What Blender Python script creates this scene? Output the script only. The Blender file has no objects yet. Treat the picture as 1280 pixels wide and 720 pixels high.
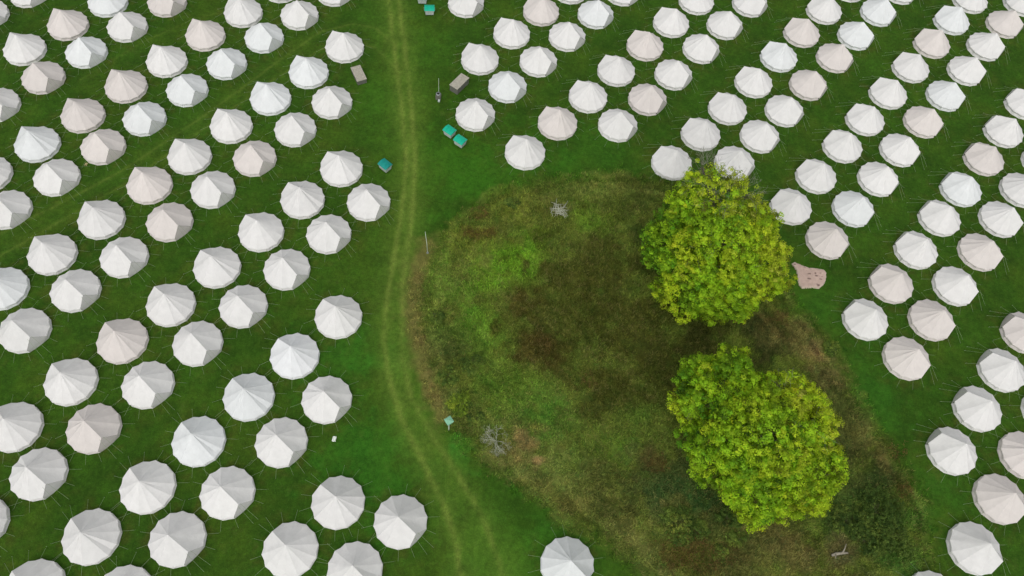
import bpy, math, random
import numpy as np
random.seed(7); RNG = np.random.default_rng(7)
PI = math.pi
scene = bpy.context.scene
COL = scene.collection

# ------------------------------------------------------------------ data (metres; the field slopes gently)
TENTS = [(-72.85, 68.26, 'S', 'w', 'off-white bell tent, second from the top, first diagonal row from the upper left corner'),
 (-69.61, 73.08, 'S', 'w', 'off-white bell tent, first from the top, first diagonal row from the upper left corner'),
 (-65.65, 63.31, 'N', 'w', 'off-white bell tent, third from the top, second diagonal row from the upper left corner'),
 (-59.06, 73.49, 'N', 'c', 'bright white bell tent, first from the top, second diagonal row from the upper left corner'),
 (-62.29, 68.45, 'N', 'p', 'pinkish bell tent, second from the top, second diagonal row from the upper left corner'),
 (-51.62, 75.07, 'S', 'p', 'pinkish bell tent, first from the top, third diagonal row from the upper left corner'),
 (-54.91, 69.69, 'S', 'w', 'off-white bell tent, second from the top, third diagonal row from the upper left corner'),
 (-61.46, 59.32, 'S', 'p', 'pinkish bell tent, fourth from the top, third diagonal row from the upper left corner'),
 (-64.76, 54.12, 'S', 'w', 'off-white bell tent, fifth from the top, third diagonal row from the upper left corner'),
 (-58.14, 64.38, 'S', 'c', 'bright white bell tent, third from the top, third diagonal row from the upper left corner'),
 (-44.72, 70.18, 'N', 'p', 'pinkish bell tent, third from the top, fourth diagonal row from the upper left corner'),
 (-37.79, 80.82, 'N', 'w', 'off-white bell tent, first from the top, fourth diagonal row from the upper left corner'),
 (-41.32, 75.26, 'N', 'w', 'off-white bell tent, second from the top, fourth diagonal row from the upper left corner'),
 (-51.22, 59.87, 'N', 'p', 'pinkish bell tent, fifth from the top, fourth diagonal row from the upper left corner'),
 (-47.9, 64.86, 'N', 'w', 'off-white bell tent, fourth from the top, fourth diagonal row from the upper left corner'),
 (-61.12, 44.22, 'N', 'w', 'off-white bell tent, eighth from the top, fourth diagonal row from the upper left corner'),
 (-57.7, 49.33, 'N', 'c', 'bright white bell tent, seventh from the top, fourth diagonal row from the upper left corner'),
 (-54.38, 54.45, 'N', 'p', 'pinkish bell tent, sixth from the top, fourth diagonal row from the upper left corner'),
 (-37.3, 71.36, 'S', 'c', 'bright white bell tent, third from the top, fifth diagonal row from the upper left corner'),
 (-30.6, 81.65, 'S', 'w', 'off-white bell tent, first from the top, fifth diagonal row from the upper left corner'),
 (-33.99, 76.32, 'S', 'w', 'off-white bell tent, second from the top, fifth diagonal row from the upper left corner'),
 (-40.52, 65.98, 'S', 'c', 'bright white bell tent, fourth from the top, fifth diagonal row from the upper left corner'),
 (-43.8, 60.76, 'S', 'c', 'bright white bell tent, fifth from the top, fifth diagonal row from the upper left corner'),
 (-47.16, 55.39, 'S', 'c', 'bright white bell tent, sixth from the top, fifth diagonal row from the upper left corner'),
 (-50.24, 50.41, 'S', 'p', 'pinkish bell tent, seventh from the top, fifth diagonal row from the upper left corner'),
 (-56.91, 40.05, 'S', 'w', 'off-white bell tent, ninth from the top, fifth diagonal row from the upper left corner'),
 (-53.56, 45.22, 'S', 'w', 'off-white bell tent, eighth from the top, fifth diagonal row from the upper left corner'),
 (-33.46, 61.4, 'N', 'c', 'bright white bell tent, third from the top, sixth diagonal row from the upper left corner'),
 (-36.76, 56.24, 'N', 'w', 'off-white bell tent, fourth from the top, sixth diagonal row from the upper left corner'),
 (-26.72, 71.77, 'N', 'w', 'off-white bell tent with the long grey storage box standing just below it'),
 (-30.05, 66.55, 'N', 'c', 'bright white bell tent, second from the top, sixth diagonal row from the upper left corner'),
 (-40.02, 50.89, 'N', 'w', 'off-white bell tent, fifth from the top, sixth diagonal row from the upper left corner'),
 (-43.01, 46.06, 'N', 'p', 'pinkish bell tent, sixth from the top, sixth diagonal row from the upper left corner'),
 (-46.44, 40.62, 'N', 'w', 'off-white bell tent, seventh from the top, sixth diagonal row from the upper left corner'),
 (-52.88, 30.54, 'N', 'c', 'bright white bell tent, ninth from the top, sixth diagonal row from the upper left corner'),
 (-49.74, 35.4, 'N', 'w', 'off-white bell tent, eighth from the top, sixth diagonal row from the upper left corner'),
 (-12.64, 83.25, 'S', 'w', 'off-white bell tent cut by the top edge, right of the topmost teal bin'),
 (-32.56, 52.05, 'S', 'p', 'pinkish bell tent, third from the top, seventh diagonal row from the upper left corner'),
 (-25.93, 62.29, 'S', 'w', 'off-white bell tent, first from the top, seventh diagonal row from the upper left corner'),
 (-35.85, 46.81, 'S', 'w', 'off-white bell tent, fourth from the top, seventh diagonal row from the upper left corner'),
 (-29.13, 57.2, 'S', 'w', 'off-white bell tent, second from the top, seventh diagonal row from the upper left corner'),
 (-45.54, 31.6, 'S', 'w', 'off-white bell tent, seventh from the top, seventh diagonal row from the upper left corner'),
 (-39.05, 41.66, 'S', 'p', 'pinkish bell tent, fifth from the top, seventh diagonal row from the upper left corner'),
 (-42.18, 36.41, 'S', 'w', 'off-white bell tent, sixth from the top, seventh diagonal row from the upper left corner'),
 (-48.62, 26.32, 'S', 'w', 'off-white bell tent, eighth from the top, seventh diagonal row from the upper left corner'),
 (-5.62, 78.7, 'N', 'w', 'off-white bell tent, second from the lower end, second diagonal row right of the track'),
 (-2.26, 83.79, 'N', 'p', 'pinkish bell tent, third from the lower end, second diagonal row right of the track'),
 (-9.04, 73.23, 'N', 'w', 'off-white bell tent just above the tilted grey box right of the track'),
 (-22.24, 52.48, 'N', 'w', 'off-white bell tent just left of the single darker teal bin'),
 (1.25, 88.94, 'N', 'w', 'off-white bell tent, fourth from the lower end, second diagonal row right of the track'),
 (-28.77, 42.19, 'N', 'w', 'off-white bell tent, third from the top, eighth diagonal row from the upper left corner'),
 (-25.47, 47.29, 'N', 'w', 'off-white bell tent, second from the top, eighth diagonal row from the upper left corner'),
 (-38.58, 26.83, 'N', 'p', 'pinkish bell tent, sixth from the top, eighth diagonal row from the upper left corner'),
 (-32.04, 36.92, 'N', 'w', 'off-white bell tent, fourth from the top, eighth diagonal row from the upper left corner'),
 (-41.79, 21.73, 'N', 'w', 'off-white bell tent, seventh from the top, eighth diagonal row from the upper left corner'),
 (-35.27, 31.68, 'N', 'w', 'off-white bell tent, fifth from the top, eighth diagonal row from the upper left corner'),
 (-45.05, 16.45, 'N', 'w', 'off-white bell tent, eighth from the top, eighth diagonal row from the upper left corner'),
 (1.8, 79.75, 'S', 'w', 'off-white bell tent, fourth from the lower end, third diagonal row right of the track'),
 (8.61, 90.1, 'S', 'w', 'off-white bell tent, sixth from the lower end, third diagonal row right of the track'),
 (5.23, 84.8, 'S', 'c', 'bright white bell tent, fifth from the lower end, third diagonal row right of the track'),
 (-1.45, 74.39, 'S', 'w', 'off-white bell tent, third from the lower end, third diagonal row right of the track'),
 (-4.79, 69.19, 'S', 'c', 'bright white bell tent, second from the lower end, third diagonal row right of the track'),
 (-21.35, 43.28, 'S', 'w', 'off-white bell tent, second from the top, ninth diagonal row from the upper left corner'),
 (-8.07, 63.79, 'S', 'w', 'off-white bell tent just above and right of the two teal lidded bins'),
 (-17.99, 48.35, 'S', 'w', 'off-white bell tent, first from the top, ninth diagonal row from the upper left corner'),
 (-24.63, 38.0, 'S', 'w', 'off-white bell tent, third from the top, ninth diagonal row from the upper left corner'),
 (-31.05, 27.85, 'S', 'w', 'off-white bell tent, fifth from the top, ninth diagonal row from the upper left corner'),
 (-37.71, 17.5, 'S', 'p', 'pinkish bell tent, seventh from the top, ninth diagonal row from the upper left corner'),
 (-27.82, 32.8, 'S', 'w', 'off-white bell tent, fourth from the top, ninth diagonal row from the upper left corner'),
 (-40.91, 12.49, 'S', 'w', 'off-white bell tent, eighth from the top, ninth diagonal row from the upper left corner'),
 (-44.18, 7.4, 'S', 'w', 'off-white bell tent, ninth from the top, ninth diagonal row from the upper left corner'),
 (-34.31, 22.67, 'S', 'w', 'off-white bell tent, sixth from the top, ninth diagonal row from the upper left corner'),
 (8.88, 74.8, 'N', 'w', 'off-white bell tent, fourth from the lower end, fourth diagonal row right of the track'),
 (12.39, 80.14, 'N', 'p', 'pinkish bell tent, fifth from the lower end, fourth diagonal row right of the track'),
 (15.72, 85.28, 'N', 'w', 'off-white bell tent, sixth from the lower end, fourth diagonal row right of the track'),
 (2.26, 64.39, 'N', 'p', 'pinkish bell tent, second from the lower end, fourth diagonal row right of the track'),
 (19.11, 90.54, 'N', 'w', 'off-white bell tent, seventh from the lower end, fourth diagonal row right of the track'),
 (5.63, 69.53, 'N', 'w', 'off-white bell tent, third from the lower end, fourth diagonal row right of the track'),
 (-1.13, 59.03, 'N', 'w', 'off-white bell tent standing by itself just above the top edge of the overgrown hollow'),
 (-17.69, 33.31, 'N', 'w', 'off-white bell tent alone beside the track bend, level with the upper tree bottom'),
 (-20.94, 28.15, 'N', 'c', 'bright white bell tent, second from the top, tenth diagonal row from the upper left corner'),
 (-24.16, 23.06, 'N', 'c', 'bright white bell tent, third from the top, tenth diagonal row from the upper left corner'),
 (-27.48, 17.88, 'N', 'c', 'bright white bell tent, fourth from the top, tenth diagonal row from the upper left corner'),
 (-33.89, 7.8, 'N', 'w', 'off-white bell tent, sixth from the top, tenth diagonal row from the upper left corner'),
 (-30.61, 12.88, 'N', 'w', 'off-white bell tent, fifth from the top, tenth diagonal row from the upper left corner'),
 (-36.92, 2.86, 'N', 'w', 'off-white bell tent, seventh from the top, tenth diagonal row from the upper left corner'),
 (23.17, 86.43, 'S', 'w', 'off-white bell tent, fifth from the lower end, fifth diagonal row right of the track'),
 (9.8, 65.55, 'S', 'w', 'off-white bell tent, first from the lower end, fifth diagonal row right of the track'),
 (26.72, 91.67, 'S', 'w', 'off-white bell tent, sixth from the lower end, fifth diagonal row right of the track'),
 (19.99, 81.2, 'S', 'w', 'off-white bell tent, fourth from the lower end, fifth diagonal row right of the track'),
 (16.44, 75.67, 'S', 'w', 'off-white bell tent, third from the lower end, fifth diagonal row right of the track'),
 (13.27, 70.62, 'S', 'p', 'pinkish bell tent, second from the lower end, fifth diagonal row right of the track'),
 (-16.51, 24.06, 'S', 'w', 'off-white bell tent, first from the top, eleventh diagonal row from the upper left corner'),
 (-19.68, 19.06, 'S', 'w', 'off-white bell tent, second from the top, eleventh diagonal row from the upper left corner'),
 (-23.21, 13.54, 'S', 'w', 'off-white bell tent, third from the top, eleventh diagonal row from the upper left corner'),
 (-26.29, 8.76, 'S', 'w', 'off-white bell tent, fourth from the top, eleventh diagonal row from the upper left corner'),
 (-29.2, 3.54, 'S', 'w', 'off-white bell tent, fifth from the top, eleventh diagonal row from the upper left corner'),
 (16.83, 60.82, 'N', 'w', 'white bell tent at the upper left edge of the upper tree crown'),
 (20.29, 66.12, 'N', 'w', 'off-white bell tent, second from the lower end, sixth diagonal row right of the track'),
 (37.32, 92.44, 'N', 'w', 'off-white bell tent, seventh from the lower end, sixth diagonal row right of the track'),
 (33.9, 87.14, 'N', 'p', 'pinkish bell tent, sixth from the lower end, sixth diagonal row right of the track'),
 (27.09, 76.41, 'N', 'w', 'off-white bell tent, fourth from the lower end, sixth diagonal row right of the track'),
 (23.66, 71.07, 'N', 'w', 'off-white bell tent, third from the lower end, sixth diagonal row right of the track'),
 (30.58, 81.79, 'N', 'c', 'bright white bell tent, fifth from the lower end, sixth diagonal row right of the track'),
 (-16.03, 9.45, 'N', 'w', 'off-white bell tent, second from the top, twelfth diagonal row from the upper left corner'),
 (-12.85, 14.28, 'N', 'w', 'off-white bell tent, first from the top, twelfth diagonal row from the upper left corner'),
 (41.24, 97.91, 'N', 'w', 'off-white bell tent, eighth from the lower end, sixth diagonal row right of the track'),
 (24.59, 62.28, 'S', 'w', 'white bell tent half hidden behind the bare twigs of the upper tree'),
 (27.79, 67.22, 'S', 'w', 'off-white bell tent, second from the lower end, seventh diagonal row right of the track'),
 (34.42, 77.42, 'S', 'p', 'pinkish bell tent, fourth from the lower end, seventh diagonal row right of the track'),
 (31.06, 72.19, 'S', 'w', 'off-white bell tent, third from the lower end, seventh diagonal row right of the track'),
 (-9.84, 8.62, 'S', 'w', 'off-white bell tent, second from the top, thirteenth diagonal row from the upper left corner'),
 (-6.7, 13.45, 'S', 'w', 'off-white bell tent nearest the grass track near the bottom of the picture'),
 (38.3, 83.23, 'S', 'p', 'pinkish bell tent, fifth from the lower end, seventh diagonal row right of the track'),
 (41.54, 88.21, 'S', 'c', 'bright white bell tent, sixth from the lower end, seventh diagonal row right of the track'),
 (45.16, 93.69, 'S', 'c', 'bright white bell tent, seventh from the lower end, seventh diagonal row right of the track'),
 (48.82, 99.03, 'S', 'w', 'off-white bell tent, eighth from the lower end, seventh diagonal row right of the track'),
 (34.69, 62.16, 'N', 'w', 'off-white bell tent, second from the bottom, sixth diagonal row from the lower right corner'),
 (31.39, 56.93, 'N', 'w', 'off-white bell tent just right of the upper tree crown, lowest of its row'),
 (41.59, 72.74, 'N', 'w', 'off-white bell tent, fourth from the bottom, sixth diagonal row from the lower right corner'),
 (38.31, 67.65, 'N', 'w', 'off-white bell tent, third from the bottom, sixth diagonal row from the lower right corner'),
 (45.08, 78.0, 'N', 'w', 'off-white bell tent, fifth from the bottom, sixth diagonal row from the lower right corner'),
 (48.68, 83.48, 'N', 'w', 'off-white bell tent, sixth from the bottom, sixth diagonal row from the lower right corner'),
 (52.2, 88.8, 'N', 'p', 'pinkish bell tent, seventh from the bottom, sixth diagonal row from the lower right corner'),
 (55.69, 94.17, 'N', 'c', 'bright white bell tent, eighth from the bottom, sixth diagonal row from the lower right corner'),
 (59.09, 99.28, 'N', 'w', 'off-white bell tent, ninth from the bottom, sixth diagonal row from the lower right corner'),
 (9.19, 12.03, 'S', 'c', 'white bell tent cut by the bottom edge, by itself below the overgrown hollow'),
 (35.57, 52.84, 'S', 'p', 'pinkish cream bell tent standing just above the collapsed canvas'),
 (45.67, 68.45, 'S', 'w', 'off-white bell tent, fifth from the bottom, fifth diagonal row from the lower right corner'),
 (38.99, 58.02, 'S', 'c', 'bright white bell tent, third from the bottom, fifth diagonal row from the lower right corner'),
 (49.28, 73.86, 'S', 'p', 'pinkish bell tent, sixth from the bottom, fifth diagonal row from the lower right corner'),
 (42.46, 63.2, 'S', 'w', 'off-white bell tent, fourth from the bottom, fifth diagonal row from the lower right corner'),
 (52.85, 79.18, 'S', 'c', 'bright white bell tent, seventh from the bottom, fifth diagonal row from the lower right corner'),
 (59.85, 89.89, 'S', 'w', 'off-white bell tent, ninth from the bottom, fifth diagonal row from the lower right corner'),
 (56.4, 84.51, 'S', 'w', 'off-white bell tent, eighth from the bottom, fifth diagonal row from the lower right corner'),
 (63.37, 95.1, 'S', 'p', 'pinkish bell tent, tenth from the bottom, fifth diagonal row from the lower right corner'),
 (66.74, 100.31, 'S', 'w', 'off-white bell tent, eleventh from the bottom, fifth diagonal row from the lower right corner'),
 (39.23, 42.94, 'N', 'w', 'off-white bell tent nearest the gap between the trees, lower left of its block'),
 (42.6, 48.17, 'N', 'p', 'pinkish bell tent, second from the bottom, fourth diagonal row from the lower right corner'),
 (46.02, 53.37, 'N', 'w', 'off-white bell tent, third from the bottom, fourth diagonal row from the lower right corner'),
 (49.46, 58.6, 'N', 'w', 'off-white bell tent, fourth from the bottom, fourth diagonal row from the lower right corner'),
 (52.71, 63.56, 'N', 'c', 'bright white bell tent, fifth from the bottom, fourth diagonal row from the lower right corner'),
 (56.41, 69.05, 'N', 'p', 'pinkish bell tent, sixth from the bottom, fourth diagonal row from the lower right corner'),
 (59.79, 74.28, 'N', 'w', 'off-white bell tent, seventh from the bottom, fourth diagonal row from the lower right corner'),
 (63.44, 79.78, 'N', 'w', 'off-white bell tent, eighth from the bottom, fourth diagonal row from the lower right corner'),
 (46.72, 44.17, 'S', 'p', 'pinkish bell tent, second from the bottom, third diagonal row from the lower right corner'),
 (43.37, 38.89, 'S', 'p', 'pinkish cream bell tent lowest in the block right of the two trees'),
 (50.06, 49.18, 'S', 'w', 'off-white bell tent, third from the bottom, third diagonal row from the lower right corner'),
 (56.99, 59.82, 'S', 'w', 'off-white bell tent, fifth from the bottom, third diagonal row from the lower right corner'),
 (60.36, 64.88, 'S', 'w', 'off-white bell tent, sixth from the bottom, third diagonal row from the lower right corner'),
 (53.7, 54.48, 'S', 'p', 'pinkish bell tent, fourth from the bottom, third diagonal row from the lower right corner'),
 (64.01, 70.02, 'S', 'w', 'off-white bell tent, seventh from the bottom, third diagonal row from the lower right corner'),
 (46.96, 29.07, 'N', 'w', 'white bell tent lowest in the inner row above the bottom right corner'),
 (50.35, 34.23, 'N', 'w', 'off-white bell tent, second from the bottom, second diagonal row from the lower right corner'),
 (53.73, 39.25, 'N', 'w', 'off-white bell tent, third from the bottom, second diagonal row from the lower right corner'),
 (57.07, 44.36, 'N', 'p', 'pinkish bell tent, fourth from the bottom, second diagonal row from the lower right corner'),
 (43.21, 14.22, 'S', 'w', 'off-white bell tent, first from the bottom, first diagonal row from the lower right corner'),
 (51.13, 24.81, 'S', 'p', 'pinkish bell tent, third from the bottom, first diagonal row from the lower right corner'),
 (57.8, 35.04, 'S', 'w', 'off-white bell tent, fifth from the bottom, first diagonal row from the lower right corner'),
 (54.48, 29.83, 'S', 'p', 'pinkish bell tent, fourth from the bottom, first diagonal row from the lower right corner'),
 (47.85, 19.53, 'S', 'w', 'white bell tent in the bottom right corner, lowest of the fully visible ones')]
CAM = [968.16255, 0.48857, -0.164, 74.84721, 0.98099, -0.57345, 0.02178, -0.0208, 0.82553, 1.85889]
HOLLOW = [(-2.85, 54.63),
 (0.14, 56.17),
 (3.39, 57.65),
 (9.14, 59.37),
 (14.56, 59.66),
 (18.05, 58.72),
 (21.07, 55.07),
 (25.87, 51.35),
 (29.09, 48.07),
 (31.32, 45.59),
 (33.72, 42.61),
 (35.94, 39.52),
 (38.07, 36.25),
 (39.39, 33.52),
 (40.93, 30.23),
 (42.87, 26.73),
 (44.69, 23.77),
 (45.33, 20.74),
 (44.36, 17.95),
 (42.26, 14.38),
 (36.65, 9.75),
 (27.89, 8.44),
 (21.33, 9.81),
 (16.05, 12.0),
 (12.02, 13.67),
 (8.2, 15.29),
 (4.11, 17.15),
 (0.41, 19.3),
 (-2.91, 21.52),
 (-5.34, 23.71),
 (-7.38, 26.57),
 (-8.91, 29.92),
 (-10.44, 34.39),
 (-11.29, 39.25),
 (-10.63, 43.05),
 (-9.25, 47.37),
 (-7.16, 50.39),
 (-5.17, 52.76)]
TRACKS = [([(-25.14, 91.84),
 (-21.92, 82.38),
 (-19.16, 73.65),
 (-16.34, 64.28),
 (-14.05, 55.67),
 (-12.91, 48.74),
 (-12.32, 43.28),
 (-11.85, 38.12),
 (-11.11, 34.27),
 (-10.05, 29.73)], 0.5, 0.8),
 ([(-27.14, 91.39),
 (-23.2, 82.11),
 (-20.08, 71.98),
 (-17.52, 64.05),
 (-15.09, 55.47),
 (-14.09, 48.52),
 (-13.59, 41.98),
 (-13.26, 36.86),
 (-12.54, 32.1),
 (-11.05, 27.74),
 (-9.0, 23.7),
 (-6.21, 20.0),
 (-3.33, 16.12),
 (-1.53, 13.02),
 (0.21, 8.31),
 (1.59, 4.51)], 0.5, 0.8),
 ([(-10.05, 29.73),
 (-8.17, 25.57),
 (-5.45, 22.18),
 (-2.45, 19.0),
 (0.48, 15.58),
 (2.54, 12.2),
 (4.7, 7.63),
 (6.3, 3.92)], 0.5, 0.6),
 ([(-20.19, 73.43),
 (-23.68, 76.48),
 (-26.97, 76.56),
 (-30.72, 74.24),
 (-34.38, 68.31),
 (-37.77, 62.44),
 (-41.01, 57.0),
 (-44.18, 52.08),
 (-47.23, 47.51),
 (-51.68, 42.41),
 (-56.6, 37.12),
 (-60.2, 33.54)], 0.3, 0.3),
 ([(-18.87, 69.33),
 (-22.85, 72.88),
 (-26.18, 73.38),
 (-29.88, 71.13),
 (-35.03, 63.53),
 (-39.06, 57.13),
 (-41.9, 52.52),
 (-45.79, 46.26),
 (-49.53, 41.69),
 (-55.31, 34.42),
 (-58.79, 30.76)], 0.3, 0.3),
 ([(-40.59, 79.98),
 (-42.34, 76.73),
 (-47.62, 72.97),
 (-52.2, 67.97),
 (-57.34, 60.12)], 0.3, 0.15)]
WORN = [(-10.28, 44.09),
 (-10.8, 41.21),
 (-10.62, 37.33),
 (-9.84, 34.01),
 (-8.77, 31.34),
 (-7.58, 28.78),
 (-6.19, 26.42),
 (-4.85, 24.56)]
BAND = [(-27.03, 95.01),
 (-22.56, 82.25),
 (-17.23, 64.1),
 (-14.52, 55.58),
 (-12.72, 44.29),
 (-12.54, 38.0),
 (-11.34, 31.36),
 (-9.15, 26.28),
 (-5.6, 20.92),
 (-2.04, 16.71),
 (0.92, 11.95),
 (3.58, 5.46)]
PATCHES = [(-1.53, 50.86, 3.77, (90, 100, 36), 1.0, 1.0, 0.0),
 (5.61, 55.15, 4.85, (74, 88, 32), 1.0, 1.0, 0.0),
 (12.3, 56.41, 3.93, (66, 76, 28), 1.0, 1.0, 0.0),
 (-6.3, 45.47, 3.66, (90, 100, 36), 1.0, 1.0, 0.0),
 (-6.95, 38.99, 3.96, (82, 104, 36), 1.0, 1.0, 0.0),
 (-2.38, 32.91, 3.83, (80, 104, 34), 1.0, 1.0, 0.0),
 (-5.55, 31.43, 2.95, (70, 82, 34), 1.0, 1.0, 0.0),
 (-3.62, 25.46, 2.43, (74, 88, 36), 1.0, 1.0, 0.0),
 (0.3, 44.49, 3.47, (88, 122, 30), 1.0, 1.0, 0.0),
 (-2.78, 40.77, 2.67, (88, 122, 30), 0.7, 1.0, 0.0),
 (7.95, 50.89, 2.85, (88, 122, 30), 0.5, 1.0, 0.0),
 (-3.0, 36.67, 2.44, (82, 116, 32), 0.8, 1.0, 0.0),
 (1.62, 28.98, 3.33, (78, 104, 32), 0.8, 1.0, 0.0),
 (6.14, 26.21, 3.69, (72, 104, 34), 0.9, 1.0, 0.0),
 (12.88, 23.93, 2.84, (74, 104, 30), 0.6, 1.0, 0.0),
 (15.04, 28.13, 2.09, (66, 96, 30), 0.5, 1.0, 0.0),
 (4.85, 37.06, 4.82, (60, 65, 22), 1.1, 1.0, 0.0),
 (9.41, 45.06, 5.34, (60, 65, 22), 1.2, 1.0, 0.0),
 (12.64, 38.42, 5.86, (60, 65, 22), 1.2, 1.0, 0.0),
 (6.92, 42.5, 3.62, (60, 65, 22), 1.0, 1.0, 0.0),
 (16.38, 34.24, 4.5, (60, 65, 22), 1.2, 1.0, 0.0),
 (11.44, 31.55, 4.25, (60, 65, 22), 1.0, 1.0, 0.0),
 (10.1, 27.74, 2.08, (60, 65, 22), 1.0, 1.0, 0.0),
 (3.5, 33.92, 2.58, (62, 58, 22), 1.0, 1.0, 0.0),
 (21.47, 37.02, 4.41, (56, 60, 22), 1.0, 1.0, 0.0),
 (28.46, 39.2, 3.59, (48, 56, 24), 1.0, 1.0, 0.0),
 (16.51, 49.64, 3.79, (48, 62, 22), 0.8, 1.0, 0.0),
 (1.15, 38.4, 2.2, (62, 60, 22), 1.0, 1.0, 0.0),
 (8.11, 30.98, 1.69, (72, 64, 26), 0.35, 1.0, 0.0),
 (-5.55, 46.49, 1.11, (86, 70, 30), 0.6, 1.0, 0.0),
 (-3.59, 47.07, 0.92, (86, 70, 30), 0.5, 1.0, 0.0),
 (-0.9, 46.46, 0.74, (86, 70, 30), 0.4, 1.0, 0.0),
 (-5.13, 49.61, 1.12, (86, 70, 30), 0.5, 1.0, 0.0),
 (4.07, 51.67, 0.95, (96, 82, 64), 0.5, 1.0, 0.0),
 (-0.73, 32.25, 0.84, (86, 70, 30), 0.3, 1.0, 0.0),
 (4.69, 24.69, 0.65, (110, 70, 40), 0.4, 1.0, 0.0),
 (7.59, 20.62, 4.76, (84, 98, 42), 1.0, 1.0, 0.0),
 (2.94, 19.87, 2.75, (88, 92, 44), 1.0, 1.0, 0.0),
 (12.48, 19.03, 4.72, (80, 86, 38), 1.0, 1.0, 0.0),
 (17.05, 21.34, 4.0, (62, 72, 34), 1.0, 1.0, 0.0),
 (20.31, 18.72, 3.93, (52, 76, 34), 1.0, 1.0, 0.0),
 (8.03, 16.78, 3.09, (90, 92, 42), 1.0, 1.0, 0.0),
 (15.86, 15.0, 3.84, (76, 82, 36), 1.0, 1.0, 0.0),
 (20.43, 14.98, 2.3, (92, 74, 36), 0.5, 1.0, 0.0),
 (23.47, 14.36, 2.3, (90, 74, 36), 0.4, 1.0, 0.0),
 (16.96, 23.19, 1.77, (94, 78, 42), 0.5, 1.0, 0.0),
 (17.88, 20.68, 2.38, (46, 66, 30), 0.6, 1.0, 0.0),
 (23.42, 19.21, 2.37, (34, 58, 24), 0.8, 1.0, 0.0),
 (28.03, 16.16, 4.67, (84, 86, 40), 1.0, 1.0, 0.0),
 (24.98, 13.51, 4.57, (78, 82, 38), 1.0, 1.0, 0.0),
 (31.1, 16.64, 3.12, (88, 84, 44), 1.0, 1.0, 0.0),
 (34.41, 20.95, 3.21, (48, 70, 28), 0.8, 1.0, 0.0),
 (38.38, 21.58, 4.04, (56, 74, 30), 1.0, 1.0, 0.0),
 (39.46, 24.95, 2.9, (52, 66, 28), 1.0, 1.0, 0.0),
 (43.08, 21.55, 2.02, (66, 92, 32), 1.0, 1.0, 0.0),
 (41.86, 17.57, 2.37, (56, 84, 30), 1.0, 1.0, 0.0),
 (36.45, 27.78, 2.52, (58, 64, 28), 1.0, 1.0, 0.0),
 (32.0, 39.81, 3.61, (82, 78, 40), 1.0, 1.0, 0.0),
 (35.27, 35.59, 3.08, (90, 86, 46), 1.0, 1.0, 0.0),
 (33.68, 38.16, 1.25, (110, 90, 58), 0.6, 1.0, 0.0),
 (38.31, 30.67, 2.4, (84, 86, 42), 1.0, 1.0, 0.0),
 (40.6, 28.46, 1.69, (94, 82, 44), 0.6, 1.0, 0.0),
 (41.83, 24.52, 1.14, (94, 80, 44), 0.5, 1.0, 0.0),
 (36.75, 32.18, 2.16, (70, 78, 34), 1.0, 1.0, 0.0),
 (29.85, 41.93, 1.28, (84, 60, 34), 0.6, 1.0, 0.0),
 (4.35, 22.95, 0.96, (132, 112, 70), 0.8, 1.0, 0.0),
 (5.27, 21.46, 0.55, (136, 114, 74), 0.8, 1.0, 0.0),
 (3.61, 23.67, 0.56, (128, 108, 68), 0.6, 1.0, 0.0),
 (34.95, 17.24, 1.57, (96, 84, 56), 0.6, 1.0, 0.0),
 (-10.8, 41.21, 0.8, (118, 98, 60), 0.6, 1.0, 0.0),
 (-10.77, 39.34, 0.87, (118, 98, 60), 1, 1.0, 0.0),
 (-10.61, 36.83, 0.87, (118, 98, 60), 1.1, 1.0, 0.0),
 (-10.02, 34.46, 0.76, (118, 98, 60), 0.9, 1.0, 0.0),
 (-9.12, 31.75, 0.76, (118, 98, 60), 0.8, 1.0, 0.0),
 (-7.99, 29.16, 0.74, (118, 98, 60), 0.7, 1.0, 0.0),
 (-6.91, 27.1, 0.74, (118, 98, 60), 0.7, 1.0, 0.0),
 (-5.58, 24.96, 0.73, (118, 98, 60), 0.4, 1.0, 0.0),
 (-10.36, 43.1, 0.72, (118, 98, 60), 0.6, 1.0, 0.0)]
TINTS = [(-9.01, 55.4, 5.78, (48, 95, 17), 0.6, 1.0, 0.0),
 (-2.29, 56.08, 5.84, (48, 93, 17), 0.5, 1.0, 0.0),
 (7.07, 60.36, 6.0, (46, 91, 17), 0.4, 1.0, 0.0),
 (-20.96, 64.72, 4.03, (56, 98, 21), 0.5, 1.0, 0.0),
 (-15.66, 74.37, 4.24, (52, 93, 19), 0.4, 1.0, 0.0),
 (-15.39, 29.73, 4.14, (44, 93, 21), 0.5, 1.0, 0.0),
 (-9.9, 17.01, 5.37, (46, 98, 21), 0.6, 1.0, 0.0),
 (-2.1, 21.49, 1.58, (36, 106, 27), 0.8, 1.0, 0.0),
 (2.65, 11.5, 4.45, (60, 104, 25), 0.5, 1.0, 0.0),
 (8.03, 16.78, 3.09, (44, 91, 19), 0.5, 1.0, 0.0),
 (-12.92, 19.72, 3.11, (40, 87, 17), 0.4, 1.0, 0.0),
 (33.98, 44.19, 3.71, (50, 93, 21), 0.5, 1.0, 0.0),
 (39.46, 34.45, 3.51, (44, 93, 21), 0.5, 1.0, 0.0),
 (45.8, 24.34, 3.3, (46, 91, 21), 0.4, 1.0, 0.0),
 (-11.93, 29.41, 2.07, (46, 102, 23), 0.6, 1.0, 0.0)]
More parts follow.
